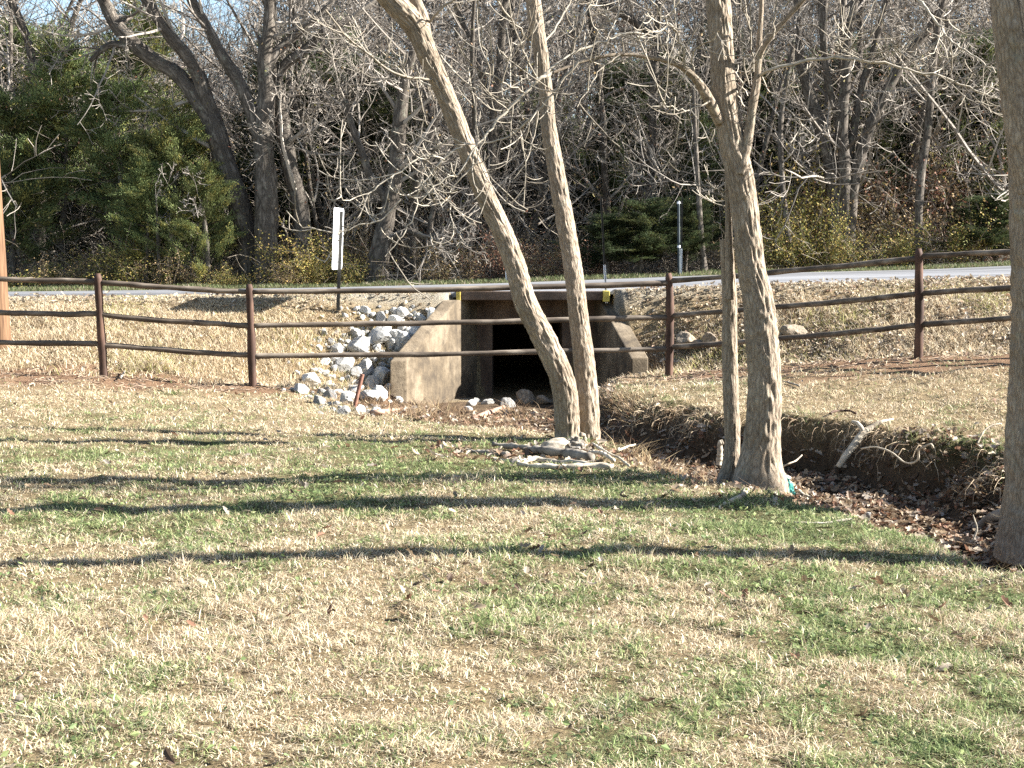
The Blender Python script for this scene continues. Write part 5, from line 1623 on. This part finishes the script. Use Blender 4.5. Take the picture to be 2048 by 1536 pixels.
# fallen leaves: litter in the creek and on the bank, single ones on the lawn
def leaves(x, y, size, col, z0, tilt):
    n = len(x)
    a = rng.uniform(0, 6.283, n)
    T = np.stack((np.cos(a), np.sin(a), rng.normal(0, 1, n) * tilt), 1)
    T /= np.linalg.norm(T, axis=1, keepdims=True)
    B = np.cross(np.array((0, 0, 1.0)), T) + rng.normal(0, 1, (n, 3)) * np.array((0, 0, 1)) * np.asarray(tilt)[..., None]
    B /= np.linalg.norm(B, axis=1, keepdims=True)
    Nn = np.cross(T, B)
    P = np.stack((x, y, terrain(x, y) + z0), 1)
    t = np.array([0.0, 0.2, 0.34, 0.52, 0.66, 0.82, 1.0])
    hw = np.array([0.02, 0.24, 0.14, 0.30, 0.17, 0.20, 0.0])
    curl = rng.uniform(-0.35, 0.55, n)
    fold = rng.uniform(0.1, 0.7, n)
    V = np.empty((n, 20, 3))
    F_ = []
    for k in range(7):
        ctr = P + T * ((t[k] - 0.5) * size)[:, None] + Nn * (curl * size * (t[k] - 0.5) ** 2 * 2)[:, None]
        V[:, k * 3 - (1 if k == 6 else 0) if k < 6 else 18] = ctr
        if k < 6:
            V[:, k * 3 + 1] = ctr + (B + Nn * fold[:, None]) * (hw[k] * size)[:, None]
            V[:, k * 3 + 2] = ctr - (B - Nn * fold[:, None]) * (hw[k] * size)[:, None]
    V[:, 19] = V[:, 18]
    for k in range(5):
        F_ += [(k * 3, k * 3 + 3, k * 3 + 4, k * 3 + 1), (k * 3, k * 3 + 2, k * 3 + 5, k * 3 + 3)]
    tri = [(15, 18, 16), (15, 17, 18)]
    V = V[:, :19].reshape(-1, 3)
    i = np.arange(n)[:, None, None] * 19
    return V, [(i + np.array(F_)[None]).reshape(-1, 4), (i + np.array(tri)[None]).reshape(-1, 3)], np.repeat(col, 19, axis=0)
LEAF = np.array([(0.28, 0.20, 0.125), (0.20, 0.13, 0.08), (0.34, 0.26, 0.175), (0.42, 0.345, 0.255), (0.12, 0.08, 0.055), (0.22, 0.12, 0.075), (0.33, 0.28, 0.23)])
def leaf_cols(n): return LEAF[rng.integers(0, len(LEAF), n)] * rng.uniform(0.7, 1.2, (n, 1))
X, Y = scatter(75000, 7.2, 19.0, 0.85, 1.0)
cmx, _, sd = creek_mask(X, Y)
near_a = np.exp(-((X - 2.25) / 0.75) ** 2 - ((Y - 10.35) / 0.5) ** 2) + 0.5 * np.exp(-((X - 0.3) / 0.9) ** 2 - ((Y - 12.1) / 0.5) ** 2)
p = np.clip(cmx * 2.0, 0, 1) * np.where(Y > 15, 0.35, 0.9) + near_a * 0.7
p = p + 0.65 * smooth((sd - 0.3) / 0.3) * smooth((1.6 - sd) / 0.5) * (X > 2.9) * (Y < 13)
keep = rng.uniform(size=len(X)) < p
X, Y = X[keep], Y[keep]
n = len(X)
V, Fs, C = leaves(X, Y, rng.uniform(0.045, 0.11, n), leaf_cols(n), rng.uniform(0.005, 0.04, n), 0.45)
tag(link("leaf_litter", make_mesh("leaf_litter", V, Fs, M['leaf'], C)), "brown leaf litter filling the creek bed and its banks", "leaf litter", None, "stuff")
X, Y = scatter(24000, 17.3, 21.4, 1.0, 0.8)
keep = (Y > fence_y(X) + 0.1) & (rng.uniform(size=len(X)) < 0.05 + 0.85 * smooth((X - 1.2) / 0.8) + 0.3 * smooth((Y - 20.6) / 0.4)) & ~((X > wing_left(Y) - 0.3) & (X < wing_right(Y) + 0.3) & (Y > 19.3))
X, Y = X[keep], Y[keep]
n = len(X)
V, Fs, C = leaves(X, Y, rng.uniform(0.04, 0.09, n), leaf_cols(n) * rng.uniform(0.3, 1.1, (n, 1)) + np.array((0.13, 0.115, 0.085)) * rng.uniform(0.2, 2.0, (n, 1)), rng.uniform(0.01, 0.06, n), 0.5)
tag(link("embankment_leaves", make_mesh("embankment_leaves", V, Fs, M['leaf'], C)), "pale brown leaves lying on the embankment right of the culvert", "fallen leaves", None, "stuff")
X, Y = scatter(1300, 4.2, 17.5, 0.8, 0.8)
keep = (creek_mask(X, Y)[0] < 0.2) & (noise(X * 0.9, Y * 0.9, 95.0) + rng.uniform(-0.7, 0.7, len(X)) > -0.1)
X, Y = X[keep], Y[keep]
n = len(X)
V, Fs, C = leaves(X, Y, rng.uniform(0.035, 0.08, n), leaf_cols(n) * 0.85, rng.uniform(0.02, 0.045, n), 0.5)
tag(link("fallen_leaves", make_mesh("fallen_leaves", V, Fs, M['leaf'], C)), "single brown oak leaves strewn over the lawn", "fallen leaves", None, "stuff")
# clover and plantain patches low in the grass
X, Y = scatter(26000, 4.2, 11.5, 1.0, 0.8)
keep = (creek_mask(X, Y)[0] < 0.15) & (rng.uniform(size=len(X)) < green_share(X, Y) * (0.35 + 0.9 * np.clip(noise(X * 1.6, Y * 1.6, 97.0), 0, 1)))
X, Y = X[keep], Y[keep]
n = len(X)
c = GREEN[rng.integers(0, len(GREEN), n)] * rng.uniform(0.7, 1.2, (n, 1))
V, Fq, C = leaf_quads(rng, np.stack((X, Y, terrain(X, Y) + rng.uniform(0.01, 0.035, n)), 1), rng.normal(0, 1, (n, 3)) * np.array((1, 1, 0.35)), rng.uniform(0.018, 0.04, n), rng.uniform(0.012, 0.024, n), c)
tag(link("clover", make_mesh("clover", V, Fq, M['grass'], C)), "low clover and broad leaved weeds in the lawn", "weeds", None, "stuff")
# mud crumbs and twigs in the dirt under the fence
V_, F_, C_ = [], [], []
n = 700
X, Y = scatter(n * 4, 16.8, 19.2, 1.0, 0.8)
keep = rng.uniform(size=len(X)) < dirt_share(X, Y)
X, Y = X[keep][:n], Y[keep][:n]
n = len(X)
a = rng.uniform(0, 3.1, n)
ln = rng.uniform(0.05, 0.25, n)
K = 4
P = np.empty((n, K, 3))
for k in range(K):
    s = (k / (K - 1) - 0.5) * ln
    P[:, k, 0], P[:, k, 1] = X + np.cos(a) * s, Y + np.sin(a) * s * 0.6
    P[:, k, 2] = terrain(P[:, k, 0], P[:, k, 1]) + rng.uniform(0.0, 0.03, n)
V, Fs = tubes(P, np.full((n, K), 0.004) * rng.uniform(0.6, 1.6, (n, 1)), 4)
c = np.array((0.10, 0.06, 0.04)) + rng.uniform(size=(n, 1)) * np.array((0.3, 0.24, 0.17))
tag(link("twig_litter", make_mesh("twig_litter", V, Fs, M['twig'], np.repeat(c, K * 4, axis=0))), "thin twigs scattered on the bare dirt under the fence", "twigs", None, "stuff")
